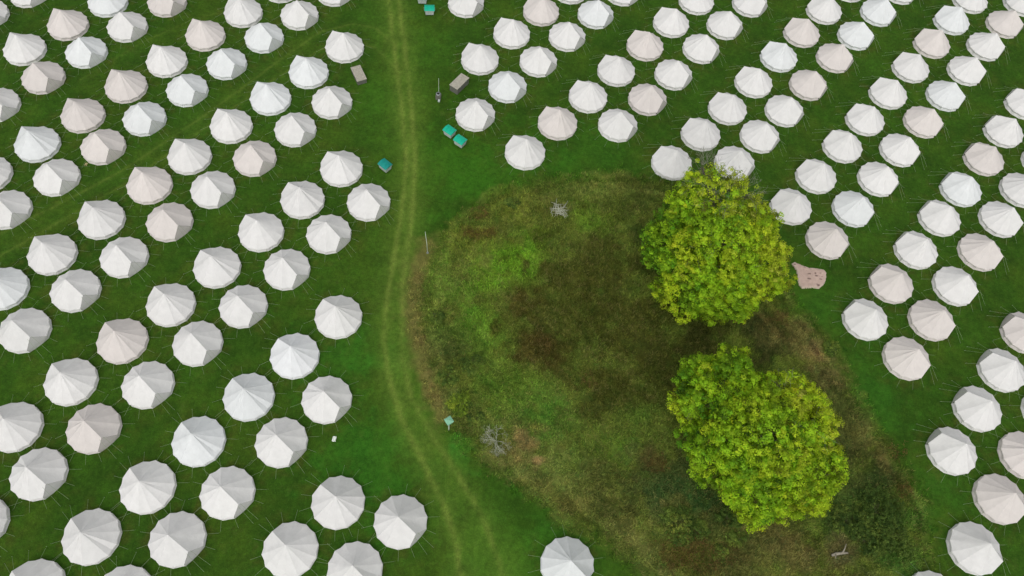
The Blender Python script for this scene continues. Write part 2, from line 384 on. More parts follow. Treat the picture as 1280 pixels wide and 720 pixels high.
TREE_A = [(16.98, 46.4, 5.0, 3.72, 1, -0.2, 0.85),
 (18.84, 42.37, 5.0, 3.81, 1, 0, 0.85),
 (21.84, 41.16, 5.5, 3.76, 1, 0.1, 0.85),
 (25.06, 44.21, 6, 3.65, 1, 0.5, 0.85),
 (20.85, 44.15, 8.5, 4.64, 1, 0.1, 0.85),
 (18.41, 47.57, 9.5, 3.58, 1, 0, 0.85),
 (22.17, 46.24, 9.5, 3.81, 0.6, 0.6, 0.85),
 (18.71, 48.44, 12, 3.17, 0.42, 0.5, 0.85),
 (21.67, 49.4, 11, 2.21, 0.4, 0.7, 0.85),
 (16.72, 48.97, 10, 2.05, 0.8, 0.2, 0.85),
 (17.0, 50.28, 13.5, 1.16, 0.3, 0.3, 0.85)]
TREE_B = [(21.63, 28.87, 6.5, 4.06, 1, -0.1, 0.85),
 (19.54, 28.4, 5, 2.53, 1, 0.2, 0.85),
 (27.34, 27.21, 7.5, 4.14, 1, 0.5, 0.85),
 (23.94, 24.08, 9.5, 4.09, 1, 0, 0.85),
 (22.59, 23.77, 6, 3.65, 1, -0.2, 0.85),
 (24.98, 21.4, 5.5, 3.61, 1, 0, 0.85),
 (29.1, 22.67, 5.5, 3.81, 1, 0.2, 0.85),
 (28.49, 20.3, 4, 2.13, 1, 0.3, 0.85),
 (30.14, 25.24, 6.5, 2.45, 1, 0.5, 0.85),
 (20.06, 25.29, 3.5, 1.89, 1, -0.4, 0.85),
 (22.28, 31.05, 8, 2.02, 1, -0.2, 0.85)]
TRUNK_A = (22.46, 46.34)
TRUNK_B = (25.37, 23.9)
TOILETS = [(-17.23, 53.65),
 (-10.69, 60.24),
 (-9.16, 59.0),
 (-17.22, 80.66),
 (-18.61, 82.61)]
BOX1 = (-23.75, 67.35)
BOX2 = (-10.91, 68.26)
TAP = (-13.17, 65.87)
POLE1 = (-10.03, 43.05)
POLE2 = (-3.92, 23.1)
SCRAP = (-14.83, 20.31)
SCRAP2 = (-51.35, 47.79)
CANVAS = [(31.3, 49.06),
 (31.72, 49.36),
 (32.37, 49.15),
 (33.28, 48.88),
 (34.4, 48.97),
 (35.13, 48.88),
 (35.39, 48.44),
 (35.29, 47.46),
 (34.97, 46.77),
 (34.44, 46.2),
 (33.53, 46.14),
 (32.42, 45.84),
 (32.07, 46.25),
 (31.92, 47.07),
 (31.91, 48.14),
 (31.6, 48.52)]
DEADBUSH = (0.93, 22.64)
LOG = (34.94, 17.09)
TWIGS = (3.9, 51.52)
SHRUBS = [(38.78, 21.65, 2.7, 'd', 'large dark green bush below and right of the lower tree'),
 (35.94, 20.42, 1.95, 'd', 'dark green bush between the lower tree and the big dark bush'),
 (40.37, 19.43, 1.8, 'd', 'dark spiky bush at the bottom right end of the hollow'),
 (37.74, 18.57, 1.5, 'd', 'dark bush just right of the fallen pale log'),
 (19.58, 17.46, 1.95, 'm', 'leafy blue-green bush just above the red bracken patch'),
 (21.28, 17.2, 1.35, 'm', 'smaller leafy green bush right of the blue-green one above the bracken'),
 (24.35, 18.59, 1.35, 'm', 'low green bush just below the left edge of the lower tree'),
 (25.36, 17.08, 1.12, 'm', 'low green bush between the bracken patch and the lower tree'),
 (23.46, 15.3, 0.9, 'm', 'small green bush right of the red bracken patch'),
 (-3.29, 25.94, 1.35, 'l', 'light green bush just right of the pale green box on its post'),
 (-5.05, 28.75, 1.2, 'm', 'dull green bush on the left edge of the hollow, above the light green bush'),
 (-2.83, 30.5, 1.35, 'm', 'round dull green bush left of the dark brown centre of the hollow'),
 (-7.59, 35.38, 1.05, 'm', 'small green bush beside the tan strip at the left edge of the hollow'),
 (-1.33, 24.55, 1.05, 'm', 'grey-green bush just above the dead white shrub'),
 (35.47, 38.95, 1.12, 'm', 'low bush on the right edge of the hollow, above the lower tree'),
 (-1.66, 51.77, 0.97, 'm', 'small bush at the upper left of the hollow, left of the grey twigs')]
BRACKEN = [(20.42, 15.35, 1.95),
 (22.34, 14.54, 1.65),
 (18.93, 14.38, 1.5),
 (23.84, 15.14, 1.2),
 (16.96, 23.19, 1.2),
 (-5.55, 46.49, 1.05),
 (-3.59, 47.07, 0.75),
 (-5.08, 49.28, 1.05),
 (4.32, 34.26, 1.05),
 (9.38, 31.02, 0.9),
 (41.56, 28.19, 1.05),
 (41.78, 24.11, 0.9),
 (29.84, 41.43, 0.9)]
STAINS = [(33.29, 47.93, 0.22400000000000003, 0.07700000000000001),
 (33.26, 47.27, 0.266, 0.10500000000000001),
 (34.01, 48.12, 0.10500000000000001, 0.11200000000000002),
 (34.11, 47.8, 0.18200000000000002, 0.10500000000000001),
 (34.59, 47.43, 0.18200000000000002, 0.084),
 (34.3, 46.61, 0.168, 0.14),
 (34.17, 46.74, 0.084, 0.098),
 (31.67, 48.9, 0.14, 0.084),
 (34.76, 47.83, 0.11200000000000002, 0.042),
 (34.58, 48.22, 0.11200000000000002, 0.042),
 (31.54, 48.6, 0.10500000000000001, 0.10500000000000001)]
F_PX, TILT, ROLL, CAM_H, HS, DOOR, GX, GY, A_R, A_Z = CAM

# ------------------------------------------------------------------ helpers
def lin(c):
    c = np.asarray(c, float) / 255.0
    return np.where(c <= 0.04045, c / 12.92, ((c + 0.055) / 1.055) ** 2.4)
K_EXP = 0.80
def alb(c, k=K_EXP):
    return np.clip(lin(c) / k, 0.002, 0.9)

class VNoise:
    def __init__(s, seed):
        s.t = np.random.default_rng(seed).random((256, 256))
    def __call__(s, x, y):
        xi = np.floor(x).astype(int); yi = np.floor(y).astype(int)
        fx = x - xi; fy = y - yi
        fx = fx * fx * (3 - 2 * fx); fy = fy * fy * (3 - 2 * fy)
        a = s.t[xi & 255, yi & 255]; b = s.t[(xi + 1) & 255, yi & 255]
        c = s.t[xi & 255, (yi + 1) & 255]; d = s.t[(xi + 1) & 255, (yi + 1) & 255]
        return (a * (1 - fx) + b * fx) * (1 - fy) + (c * (1 - fx) + d * fx) * fy
N1, N2, N3, N4, N5 = VNoise(1), VNoise(2), VNoise(3), VNoise(4), VNoise(5)
def fbm(x, y, s, seed=0):
    o = seed * 17.3
    return (N1(x / s + o, y / s) * .5 + N2(x / s * 2.1, y / s * 2.1 + o) * .25 + N3(x / s * 4.3 + o, y / s * 4.3) * .15 + N4(x / s * 8.7, y / s * 8.7 + o) * .10)

def seg_dist(x, y, poly, closed=False):
    best = np.full(x.shape, 1e9)
    n = len(poly)
    for i in range(n if closed else n - 1):
        ax, ay = poly[i]; bx, by = poly[(i + 1) % n]
        dx, dy = bx - ax, by - ay
        t = np.clip(((x - ax) * dx + (y - ay) * dy) / (dx * dx + dy * dy + 1e-9), 0, 1)
        best = np.minimum(best, np.hypot(x - ax - t * dx, y - ay - t * dy))
    return best
def inside(x, y, poly):
    r = np.zeros(x.shape, bool); n = len(poly); j = n - 1
    for i in range(n):
        xi, yi = poly[i]; xj, yj = poly[j]
        if yi != yj:
            r ^= ((yi > y) != (yj > y)) & (x < (xj - xi) * (y - yi) / (yj - yi) + xi)
        j = i
    return r
def hollow_sd(x, y):
    d = seg_dist(x, y, HOLLOW, True)
    d = np.where(inside(x, y, HOLLOW), d, -d)
    return d + (fbm(x, y, 2.2, 3) - .5) * 1.6
def gz_sd(x, y, sd):
    m = np.clip(sd / 2.0, 0, 1)
    bump = (fbm(x, y, 3.0, 1) - .5) * .75 + (N5(x / .55, y / .55) - .5) * .16
    low = (N2(x / 14 + 4, y / 14) - .5) * .10
    bowl = -0.5 * np.clip(sd / 9.0, 0, 1) ** 1.5
    return GX * x + GY * y + m * bump + bowl * m + low * 0
def gz(x, y):
    x = np.atleast_1d(np.asarray(x, float)); y = np.atleast_1d(np.asarray(y, float))
    return gz_sd(x, y, hollow_sd(x, y))
def gzs(x, y): return float(gz(x, y)[0])

def blend_patches(col, x, y, plist, seed):
    nz = fbm(x, y, 2.4, seed); nf = fbm(x, y, .8, seed + 1)
    for (px, py, r, c, a, asp, ang) in plist:
        d2 = ((x - px) ** 2 + (y - py) ** 2) / (r * r)
        k = d2 < 6
        if not k.any(): continue
        w = a * np.clip(1.5 * np.exp(-d2[k] * 1.0) + (nz[k] - .5) * 2.0 + (nf[k] - .5) * 1.5 - .30, 0, 1)
        w = w * np.clip((6 - d2[k]) / 2, 0, 1)
        w = np.clip(w, 0, 1)[:, None]
        col[k] = col[k] * (1 - w) + alb(c) * w
    return col
HC = (sum(p_[0] for p_ in HOLLOW) / len(HOLLOW), sum(p_[1] for p_ in HOLLOW) / len(HOLLOW))
def ground_color(x, y, sd):
    n = x.size
    base = np.tile(alb((45, 76, 14)), (n, 1))
    v = fbm(x, y, 6.0, 2)
    base *= (0.62 + .40 * v + .36 * fbm(x, y, 1.7, 14))[:, None]
    warm = np.clip(fbm(x, y, 3.1, 6) - .42, 0, 1)[:, None] * 1.1
    base = base * (1 - warm) + alb((68, 88, 20)) * warm
    base = blend_patches(base, x, y, TINTS, 11)
    TP = np.array([(t_[0], t_[1]) for t_ in TENTS]); dt = np.full(x.shape, 99.0)
    for tx, ty in TP:
        k = (np.abs(x - tx) < 4.5) & (np.abs(y - ty) < 4.5)
        dt[k] = np.minimum(dt[k], np.hypot(x[k] - tx, y[k] - ty))
    w = (np.clip(1.3 - (dt - 2.6) / 1.6, 0, 1) * np.clip((fbm(x, y, .9, 15) - .52) * 5, 0, 1))[:, None] * .38
    base = base * (1 - w) + alb((72, 70, 28)) * w
    # mown strip between the two halves of the field
    b = seg_dist(x, y, BAND)
    w = np.clip(1.0 - b / 5.0 + (fbm(x * 1.8, y * .7, 2.5, 9) - .5) * 1.6, 0, 1)[:, None] * .5
    base = base * (1 - w) + alb((64, 98, 24)) * w
    for poly, wd, am in TRACKS:
        b = seg_dist(x, y, poly)
        streak = np.clip(.15 + 1.7 * fbm(x * 2.4, y * .5, 1.3, 5), 0, 2)
        for off, ww, kk in ((0, wd * 2.8, .20), (0, wd * .6, .62)):
            w = np.clip(np.exp(-(b / ww) ** 2) * am * kk * streak * 1.35, 0, .9)[:, None]
            base = base * (1 - w) + alb((100, 118, 46)) * w
    rough = np.tile(alb((80, 92, 34)), (n, 1))
    rough = blend_patches(rough, x, y, PATCHES, 21)
    ang = np.arctan2(y - HC[1], x - HC[0]); st = fbm(np.maximum(sd, 0) * 1.5, ang * 5.0, 1.0, 33); rim = np.clip(1 - sd / 8.0, 0, 1)
    rough *= (1 + (st - .5) * 1.9 * rim)[:, None]
    w = (np.clip((st - .50) * 5, 0, 1) * rim)[:, None] * .5; rough = rough * (1 - w) + alb((104, 104, 54)) * w
    rough *= (.70 + .80 * fbm(x, y, 1.5, 8))[:, None] ; hv = (fbm(x, y, 1.0, 17) - .5)[:, None]; rough = rough * (1 + hv * np.array([.5, .15, .35]))
    b = seg_dist(x, y, WORN)
    w = (np.clip(1.25 * np.exp(-(b / .95) ** 2) + (fbm(x, y, .8, 19) - .5) * 1.3 - .1, 0, 1) * (b < 2.5))[:, None] * .46
    base = base * (1 - w) + alb((122, 104, 62)) * w; rough = rough * (1 - w) + alb((122, 104, 62)) * w
    m = np.clip(sd / 2.2 + (fbm(x, y, .9, 13) - .5) * 1.1, 0, 1)[:, None] * (sd > 0)[:, None]
    return base * (1 - m) + rough * m

def set_color(me, name, cols, domain='POINT'):
    a = me.color_attributes.new(name, 'FLOAT_COLOR', domain) if domain in ('POINT', 'CORNER') else me.attributes.new(name, 'FLOAT_COLOR', domain)
    c = np.ones((len(cols), 4), np.float32); c[:, :3] = cols
    a.data.foreach_set('color', c.ravel())
def mesh_np(name, V, Fa, mat, parent=None, smooth=False):
    """V (n,3), Fa (m,k) constant-size faces"""
    V = np.asarray(V, np.float32); Fa = np.asarray(Fa, np.int32)
    me = bpy.data.meshes.new(name)
    me.vertices.add(len(V)); me.vertices.foreach_set('co', V.ravel())
    m, k = Fa.shape
    me.loops.add(m * k); me.loops.foreach_set('vertex_index', Fa.ravel())
    me.polygons.add(m); me.polygons.foreach_set('loop_start', np.arange(m, dtype=np.int32) * k)
    if smooth: me.polygons.foreach_set('use_smooth', np.ones(m, bool))
    me.update(calc_edges=True); me.validate()
    if mat: me.materials.append(mat)
    o = bpy.data.objects.new(name, me); COL.objects.link(o)
    if parent: o.parent = parent
    return o
class MB:
    def __init__(s): s.v = []; s.f = []
    def add(s, V, F):
        o = len(s.v); s.v += [tuple(map(float, p)) for p in V]; s.f += [tuple(i + o for i in f) for f in F]
    def box(s, x0, x1, y0, y1, z0, z1):
        s.add([(x0,y0,z0),(x1,y0,z0),(x1,y1,z0),(x0,y1,z0),(x0,y0,z1),(x1,y0,z1),(x1,y1,z1),(x0,y1,z1)],
              [(0,3,2,1),(4,5,6,7),(0,1,5,4),(1,2,6,5),(2,3,7,6),(3,0,4,7)])
    def tube(s, pts, rad, n=6, cap=True):
        pts = [np.array(p, float) for p in pts]
        if not hasattr(rad, '__len__'): rad = [rad] * len(pts)
        V = []; F = []
        for i, p in enumerate(pts):
            d = (pts[min(i + 1, len(pts) - 1)] - pts[max(i - 1, 0)]); d /= np.linalg.norm(d) + 1e-9
            a = np.cross(d, (0, 0, 1.0)) if abs(d[2]) < .9 else np.cross(d, (1.0, 0, 0)); a /= np.linalg.norm(a); b = np.cross(d, a)
            for k in range(n):
                t = 2 * PI * k / n; V.append(p + rad[i] * (math.cos(t) * a + math.sin(t) * b))
        for i in range(len(pts) - 1):
            for k in range(n):
                k2 = (k + 1) % n; F.append((i*n+k, i*n+k2, (i+1)*n+k2, (i+1)*n+k))
        if cap: F.append(tuple(range(n))[::-1]); F.append(tuple((len(pts)-1)*n + k for k in range(n)))
        s.add(V, F)
    def build(s, name, mat, parent=None, smooth=False, bevel=0):
        me = bpy.data.meshes.new(name); me.from_pydata(s.v, [], s.f); me.update()
        if mat: me.materials.append(mat)
        if smooth:
            for p in me.polygons: p.use_smooth = True
        o = bpy.data.objects.new(name, me); COL.objects.link(o)
        if parent: o.parent = parent
        if bevel:
            b = o.modifiers.new('b', 'BEVEL'); b.width = bevel; b.segments = 2
        return o
def tag(o, label=None, cat=None, group=None, kind=None):
    if label: o['label'] = label
    if cat: o['category'] = cat
    if group: o['group'] = group
    if kind: o['kind'] = kind
    return o
def empty(name, loc, rz=0):
    o = bpy.data.objects.new(name, None); COL.objects.link(o); o.location = loc; o.rotation_euler = (0, 0, rz); o.empty_display_size = .2
    return o

# ------------------------------------------------------------------ materials
def new_mat(name):
    m = bpy.data.materials.new(name); m.use_nodes = True
    nt = m.node_tree; nt.nodes.clear()
    out = nt.nodes.new('ShaderNodeOutputMaterial'); b = nt.nodes.new('ShaderNodeBsdfPrincipled')
    nt.links.new(b.outputs[0], out.inputs[0])
    b.inputs['Specular IOR Level'].default_value = .25
    return m, nt, b, out
def noise(nt, scale, detail=4, rough=.6, vec=None, coord='Object'):
    n = nt.nodes.new('ShaderNodeTexNoise'); n.inputs['Scale'].default_value = scale; n.inputs['Detail'].default_value = detail; n.inputs['Roughness'].default_value = rough
    if vec is None:
        t = nt.nodes.new('ShaderNodeTexCoord'); vec = t.outputs[coord]
    nt.links.new(vec, n.inputs['Vector']); return n
def mapr(nt, src, a, b, c, d):
    m = nt.nodes.new('ShaderNodeMapRange'); nt.links.new(src, m.inputs[0])
    for i, v in zip((1, 2, 3, 4), (a, b, c, d)): m.inputs[i].default_value = v
    return m.outputs[0]
def mixc(nt, fac, a, b, mode='MIX'):
    m = nt.nodes.new('ShaderNodeMix'); m.data_type = 'RGBA'; m.blend_type = mode
    for sock, v in ((m.inputs[0], fac), (m.inputs[6], a), (m.inputs[7], b)):
        if hasattr(v, 'links'): nt.links.new(v, sock)
        elif hasattr(v, '__len__'): sock.default_value = (*[float(q) for q in v[:3]], 1)
        else: sock.default_value = v
    return m.outputs[2]
def bump(nt, b, h, strength, dist):
    n = nt.nodes.new('ShaderNodeBump'); n.inputs['Strength'].default_value = strength; n.inputs['Distance'].default_value = dist
    nt.links.new(h, n.inputs['Height']); nt.links.new(n.outputs[0], b.inputs['Normal'])

def plain(name, c, rough=.6, var=.12, scale=6, metal=0, bmp=0):
    m, nt, b, _ = new_mat(name)
    n = noise(nt, scale, 5)
    a = np.asarray(c, float)
    nt.links.new(mixc(nt, mapr(nt, n.outputs[0], .3, .7, 0, 1), a * (1 - var), np.minimum(a * (1 + var), .92)), b.inputs['Base Color'])
    b.inputs['Roughness'].default_value = rough; b.inputs['Metallic'].default_value = metal
    if bmp: bump(nt, b, n.outputs[0], bmp, .02)
    return m

# grass sheet: colour of the sward from the point attribute, broken by blade-scale noise
m, nt, b, _ = new_mat('grass_sward'); M_GRASS = m
at = nt.nodes.new('ShaderNodeAttribute'); at.attribute_name = 'col'
n1 = noise(nt, 9.0, 6, .75); n2 = noise(nt, 2.3, 5, .65); n3 = noise(nt, .55, 4, .6)
v = nt.nodes.new('ShaderNodeMath'); v.operation = 'MULTIPLY'
nt.links.new(mapr(nt, n1.outputs[0], .3, .7, .68, 1.32), v.inputs[0]); nt.links.new(mapr(nt, n2.outputs[0], .3, .7, .74, 1.26), v.inputs[1])
v2 = nt.nodes.new('ShaderNodeMath'); v2.operation = 'MULTIPLY'; nt.links.new(v.outputs[0], v2.inputs[0]); nt.links.new(mapr(nt, n3.outputs[0], .3, .7, .86, 1.14), v2.inputs[1])
sc = nt.nodes.new('ShaderNodeVectorMath'); sc.operation = 'SCALE'; nt.links.new(at.outputs['Color'], sc.inputs[0]); nt.links.new(v2.outputs[0], sc.inputs['Scale'])
n4 = noise(nt, 1.1, 6, .7); n5 = noise(nt, 5.0, 3, .6)
flk = mapr(nt, n4.outputs[0], .56, .72, 0, .30)
c1 = mixc(nt, flk, sc.outputs[0], alb((76, 88, 38)))
c2 = mixc(nt, mapr(nt, n5.outputs[0], .62, .75, 0, .5), c1, alb((70, 112, 40)))
nt.links.new(c2, b.inputs['Base Color']); b.inputs['Roughness'].default_value = .85; b.inputs['Specular IOR Level'].default_value = .12
bump(nt, b, n1.outputs[0], .6, .06)

def leaf_mat(name, trans=.25, rough=.6, spec=.2):
    m, nt, b, out = new_mat(name)
    at = nt.nodes.new('ShaderNodeAttribute'); at.attribute_name = 'col'
    nt.links.new(at.outputs['Color'], b.inputs['Base Color']); b.inputs['Roughness'].default_value = rough; b.inputs['Specular IOR Level'].default_value = spec
    t = nt.nodes.new('ShaderNodeBsdfTranslucent'); nt.links.new(at.outputs['Color'], t.inputs[0])
    mx = nt.nodes.new('ShaderNodeMixShader'); mx.inputs[0].default_value = trans
    nt.links.new(b.outputs[0], mx.inputs[1]); nt.links.new(t.outputs[0], mx.inputs[2]); nt.links.new(mx.outputs[0], out.inputs[0])
    return m
M_LEAF = leaf_mat('leaves', .36); M_BLADE = leaf_mat('grass_blades', .2, .8, .1)

# canvas: each tent has its own cloth tone (object colour)
def canvas(name, mul=1.0):
    m, nt, b, _ = new_mat(name)
    oi = nt.nodes.new('ShaderNodeObjectInfo')
    tc = nt.nodes.new('ShaderNodeTexCoord'); sh = nt.nodes.new('ShaderNodeVectorMath'); sh.operation = 'MULTIPLY_ADD'
    cb = nt.nodes.new('ShaderNodeCombineXYZ')
    for i_ in range(3): nt.links.new(oi.outputs['Random'], cb.inputs[i_])
    nt.links.new(cb.outputs[0], sh.inputs[0]); sh.inputs[1].default_value = (90, 170, 310); nt.links.new(tc.outputs['Object'], sh.inputs[2])
    n = noise(nt, 1.3, 5, .65, sh.outputs[0]); nf = noise(nt, 9, 3, .6, sh.outputs[0])
    f = nt.nodes.new('ShaderNodeMath'); f.operation = 'MULTIPLY'
    nt.links.new(mapr(nt, n.outputs[0], .3, .7, .93 * mul, 1.03 * mul), f.inputs[0]); nt.links.new(mapr(nt, nf.outputs[0], .3, .7, .985, 1.01), f.inputs[1])
    s = nt.nodes.new('ShaderNodeVectorMath'); s.operation = 'SCALE'; nt.links.new(oi.outputs['Color'], s.inputs[0]); nt.links.new(f.outputs[0], s.inputs['Scale'])
    nt.links.new(s.outputs[0], b.inputs['Base Color']); b.inputs['Roughness'].default_value = .9; b.inputs['Specular IOR Level'].default_value = .1
    bump(nt, b, n.outputs[0], .6, .07)
    return m
M_CANVAS = canvas('tent_canvas'); M_WALL = canvas('tent_wall_canvas', 1.02); M_DOOR = canvas('shaded_door_canvas', .84)  # door cloth darkened: shade of the steep entrance face put into its colour
M_ROPE = plain('pale_rope', (.30, .38, .22), .8)
M_PEG = plain('peg_steel', (.3, .3, .28), .5)
M_TEAL = plain('teal_plastic', alb((18, 160, 130)), .45, .10, 3)
M_TEAL2 = plain('dark_teal_plastic', alb((22, 128, 118)), .5, .12, 3)
M_PALE = plain('pale_grey_plastic', alb((178, 186, 182)), .5, .10, 4)
M_RUB = plain('black_rubber', (.02, .02, .02), .8)
M_GREY = plain('weathered_grey_board', alb((158, 154, 140)), .75, .20, 5, bmp=.3)
M_GREYD = plain('dark_grey_panel', alb((100, 100, 92)), .8, .2, 6)
M_POLE = plain('pale_painted_pole', alb((190, 200, 185)), .5, .08, 6)
M_STEEL = plain('galvanised_steel', alb((150, 155, 155)), .4, .1, 12, metal=.4)
M_MINT = plain('mint_green_painted_metal', alb((122, 172, 142)), .5, .15, 9)
M_WHITE = plain('white_plastic_scrap', (.75, .80, .72), .6)
M_BARK = plain('grey_brown_bark', (.13, .11, .085), .9, .35, 7, bmp=.6)
M_DEAD = plain('bleached_dead_wood', (.46, .48, .36), .85, .2, 7)
M_STEM = plain('brown_stems', (.10, .09, .05), .85, .2, 7)
M_TWIG = plain('grey_twigs', (.22, .22, .17), .85, .2, 7)
M_LOG = plain('pale_rotten_wood', (.33, .30, .23), .9, .25, 5, bmp=.5)

# ------------------------------------------------------------------ ground: one grid, split into named sheets
def axis(a, b, s, lo, hi):
    fine = np.arange(a, b + s * .5, s)
    def outer(start, end, sign):
        o = []; p = start; st = s * 3
        while abs(p - start) < abs(end - start):
            p += sign * st; st *= 1.5; o.append(p)
        return o
    return np.array(outer(a, lo, -1)[::-1] + list(fine) + outer(b, hi, 1))
xs = axis(-72, 72, .22, -2500, 2500); ys = axis(2, 98, .22, -2500, 2500)
XX, YY = np.meshgrid(xs, ys, indexing='ij')
xf, yf = XX.ravel(), YY.ravel()
near = (np.abs(xf) < 75) & (yf > -5) & (yf < 105)
sdv = np.full(xf.shape, -50.0)
hb = np.array(HOLLOW); nb = (xf > hb[:, 0].min() - 3) & (xf < hb[:, 0].max() + 3) & (yf > hb[:, 1].min() - 3) & (yf < hb[:, 1].max() + 3)
sdv[nb] = hollow_sd(xf[nb], yf[nb])
zf = gz_sd(xf, yf, sdv)
cols = np.tile(alb((44, 84, 24)), (xf.size, 1))
cols[near] = ground_color(xf[near], yf[near], sdv[near])
nx, ny = len(xs), len(ys)
I = np.arange(nx * ny).reshape(nx, ny)
Q = np.stack([I[:-1, :-1], I[1:, :-1], I[1:, 1:], I[:-1, 1:]], -1).reshape(-1, 4)
qc = Q[:, 0]
rough_q = sdv[qc] > 0
bd = np.full(xf.shape, 99.0); bd[near] = seg_dist(xf[near], yf[near], BAND)
track_q = (~rough_q) & (bd[qc] < 2.6)
def sheet(name, mask):
    q = Q[mask]; u, inv = np.unique(q.ravel(), return_inverse=True)
    o = mesh_np(name, np.stack([xf[u], yf[u], zf[u]], -1), inv.reshape(-1, 4), M_GRASS, smooth=True)
    set_color(o.data, 'col', cols[u]); tag(o, kind='structure'); return o
sheet('grass_field', ~rough_q & ~track_q)
sheet('grass_track', track_q)
sheet('rough_ground', rough_q)

# ------------------------------------------------------------------ leaf / blade scatter builders
def quads(P, Nn, size, asp=1.0, rng=RNG):
    """quads centred at P with normals Nn"""
    n = len(P); Nn = Nn / (np.linalg.norm(Nn, axis=1)[:, None] + 1e-9)
    r = rng.normal(size=(n, 3)); a = np.cross(Nn, r); a /= np.linalg.norm(a, axis=1)[:, None] + 1e-9; b_ = np.cross(Nn, a)
    s = (size if hasattr(size, '__len__') else np.full(n, size))[:, None] * .5
    V = np.stack([P - a * s, P - b_ * s * asp, P + a * s, P + b_ * s * asp], 1).reshape(-1, 3)
    return V, np.arange(4 * n).reshape(n, 4)
def sphere_pts(n, rng):
    v = rng.normal(size=(n, 3)); return v / np.linalg.norm(v, axis=1)[:, None]

# ------------------------------------------------------------------ rough grass (stuff)
def scatter_rough():
    rng = np.random.default_rng(11)
    x0, x1 = hb[:, 0].min(), hb[:, 0].max(); y0, y1 = max(hb[:, 1].min(), 8), hb[:, 1].max()
    n = 150000
    x = rng.uniform(x0, x1, n); y = rng.uniform(y0, y1, n)
    sd = hollow_sd(x, y); dn = fbm(x, y, 1.5, 31)
    k = (sd > .0) & (rng.random(n) < np.clip(sd / 2.5, .10, 1) * np.clip(.45 + (dn - .35) * 2.2, .25, 1))
    x, y, sd = x[k], y[k], sd[k]; z = gz_sd(x, y, sd)
    c = ground_color(x, y, sd)
    n = len(x)
    kind = rng.random(n); nn = fbm(x, y, 1.9, 41)
    straw = (kind < .07 + .12 * (nn > .52)); dark = kind > .80
    c = c * rng.uniform(.9, 2.5, n)[:, None]
    c[straw] = c[straw] * .55 + alb((132, 124, 74)) * .45
    c[dark] = c[dark] * np.array([.55, .7, .7])
    B = 5
    ph = rng.uniform(0, 2 * PI, (n, B)); ln = rng.uniform(.10, .36, (n, B)) * (.7 + .9 * fbm(x, y, 2.0, 51))[:, None]
    ht = rng.uniform(.10, .34, (n, B)) * (.6 + .9 * fbm(x, y, 2.6, 61))[:, None]; wd = rng.uniform(.02, .055, (n, B))
    px = x[:, None] + rng.normal(0, .09, (n, B)); py = y[:, None] + rng.normal(0, .09, (n, B)); pz = np.repeat(z[:, None], B, 1) - .03
    cx, cy = np.cos(ph), np.sin(ph)
    A = np.stack([px - cy * wd, py + cx * wd, pz], -1); Bv = np.stack([px + cy * wd, py - cx * wd, pz], -1)
    Cv = np.stack([px + cx * ln, py + cy * ln, pz + ht], -1)
    V = np.stack([A, Bv, Cv], 2).reshape(-1, 3)
    o = mesh_np('rough_grass', V, np.arange(len(V)).reshape(-1, 3), M_BLADE)
    cc = np.repeat(c, B, 0) * rng.uniform(.8, 1.25, n * B)[:, None]
    set_color(o.data, 'col', cc, 'FACE')
    tag(o, 'long uncut olive, brown and green grass tussocks filling the oval hollow round the two trees', 'rough grass', kind='stuff')
scatter_rough()

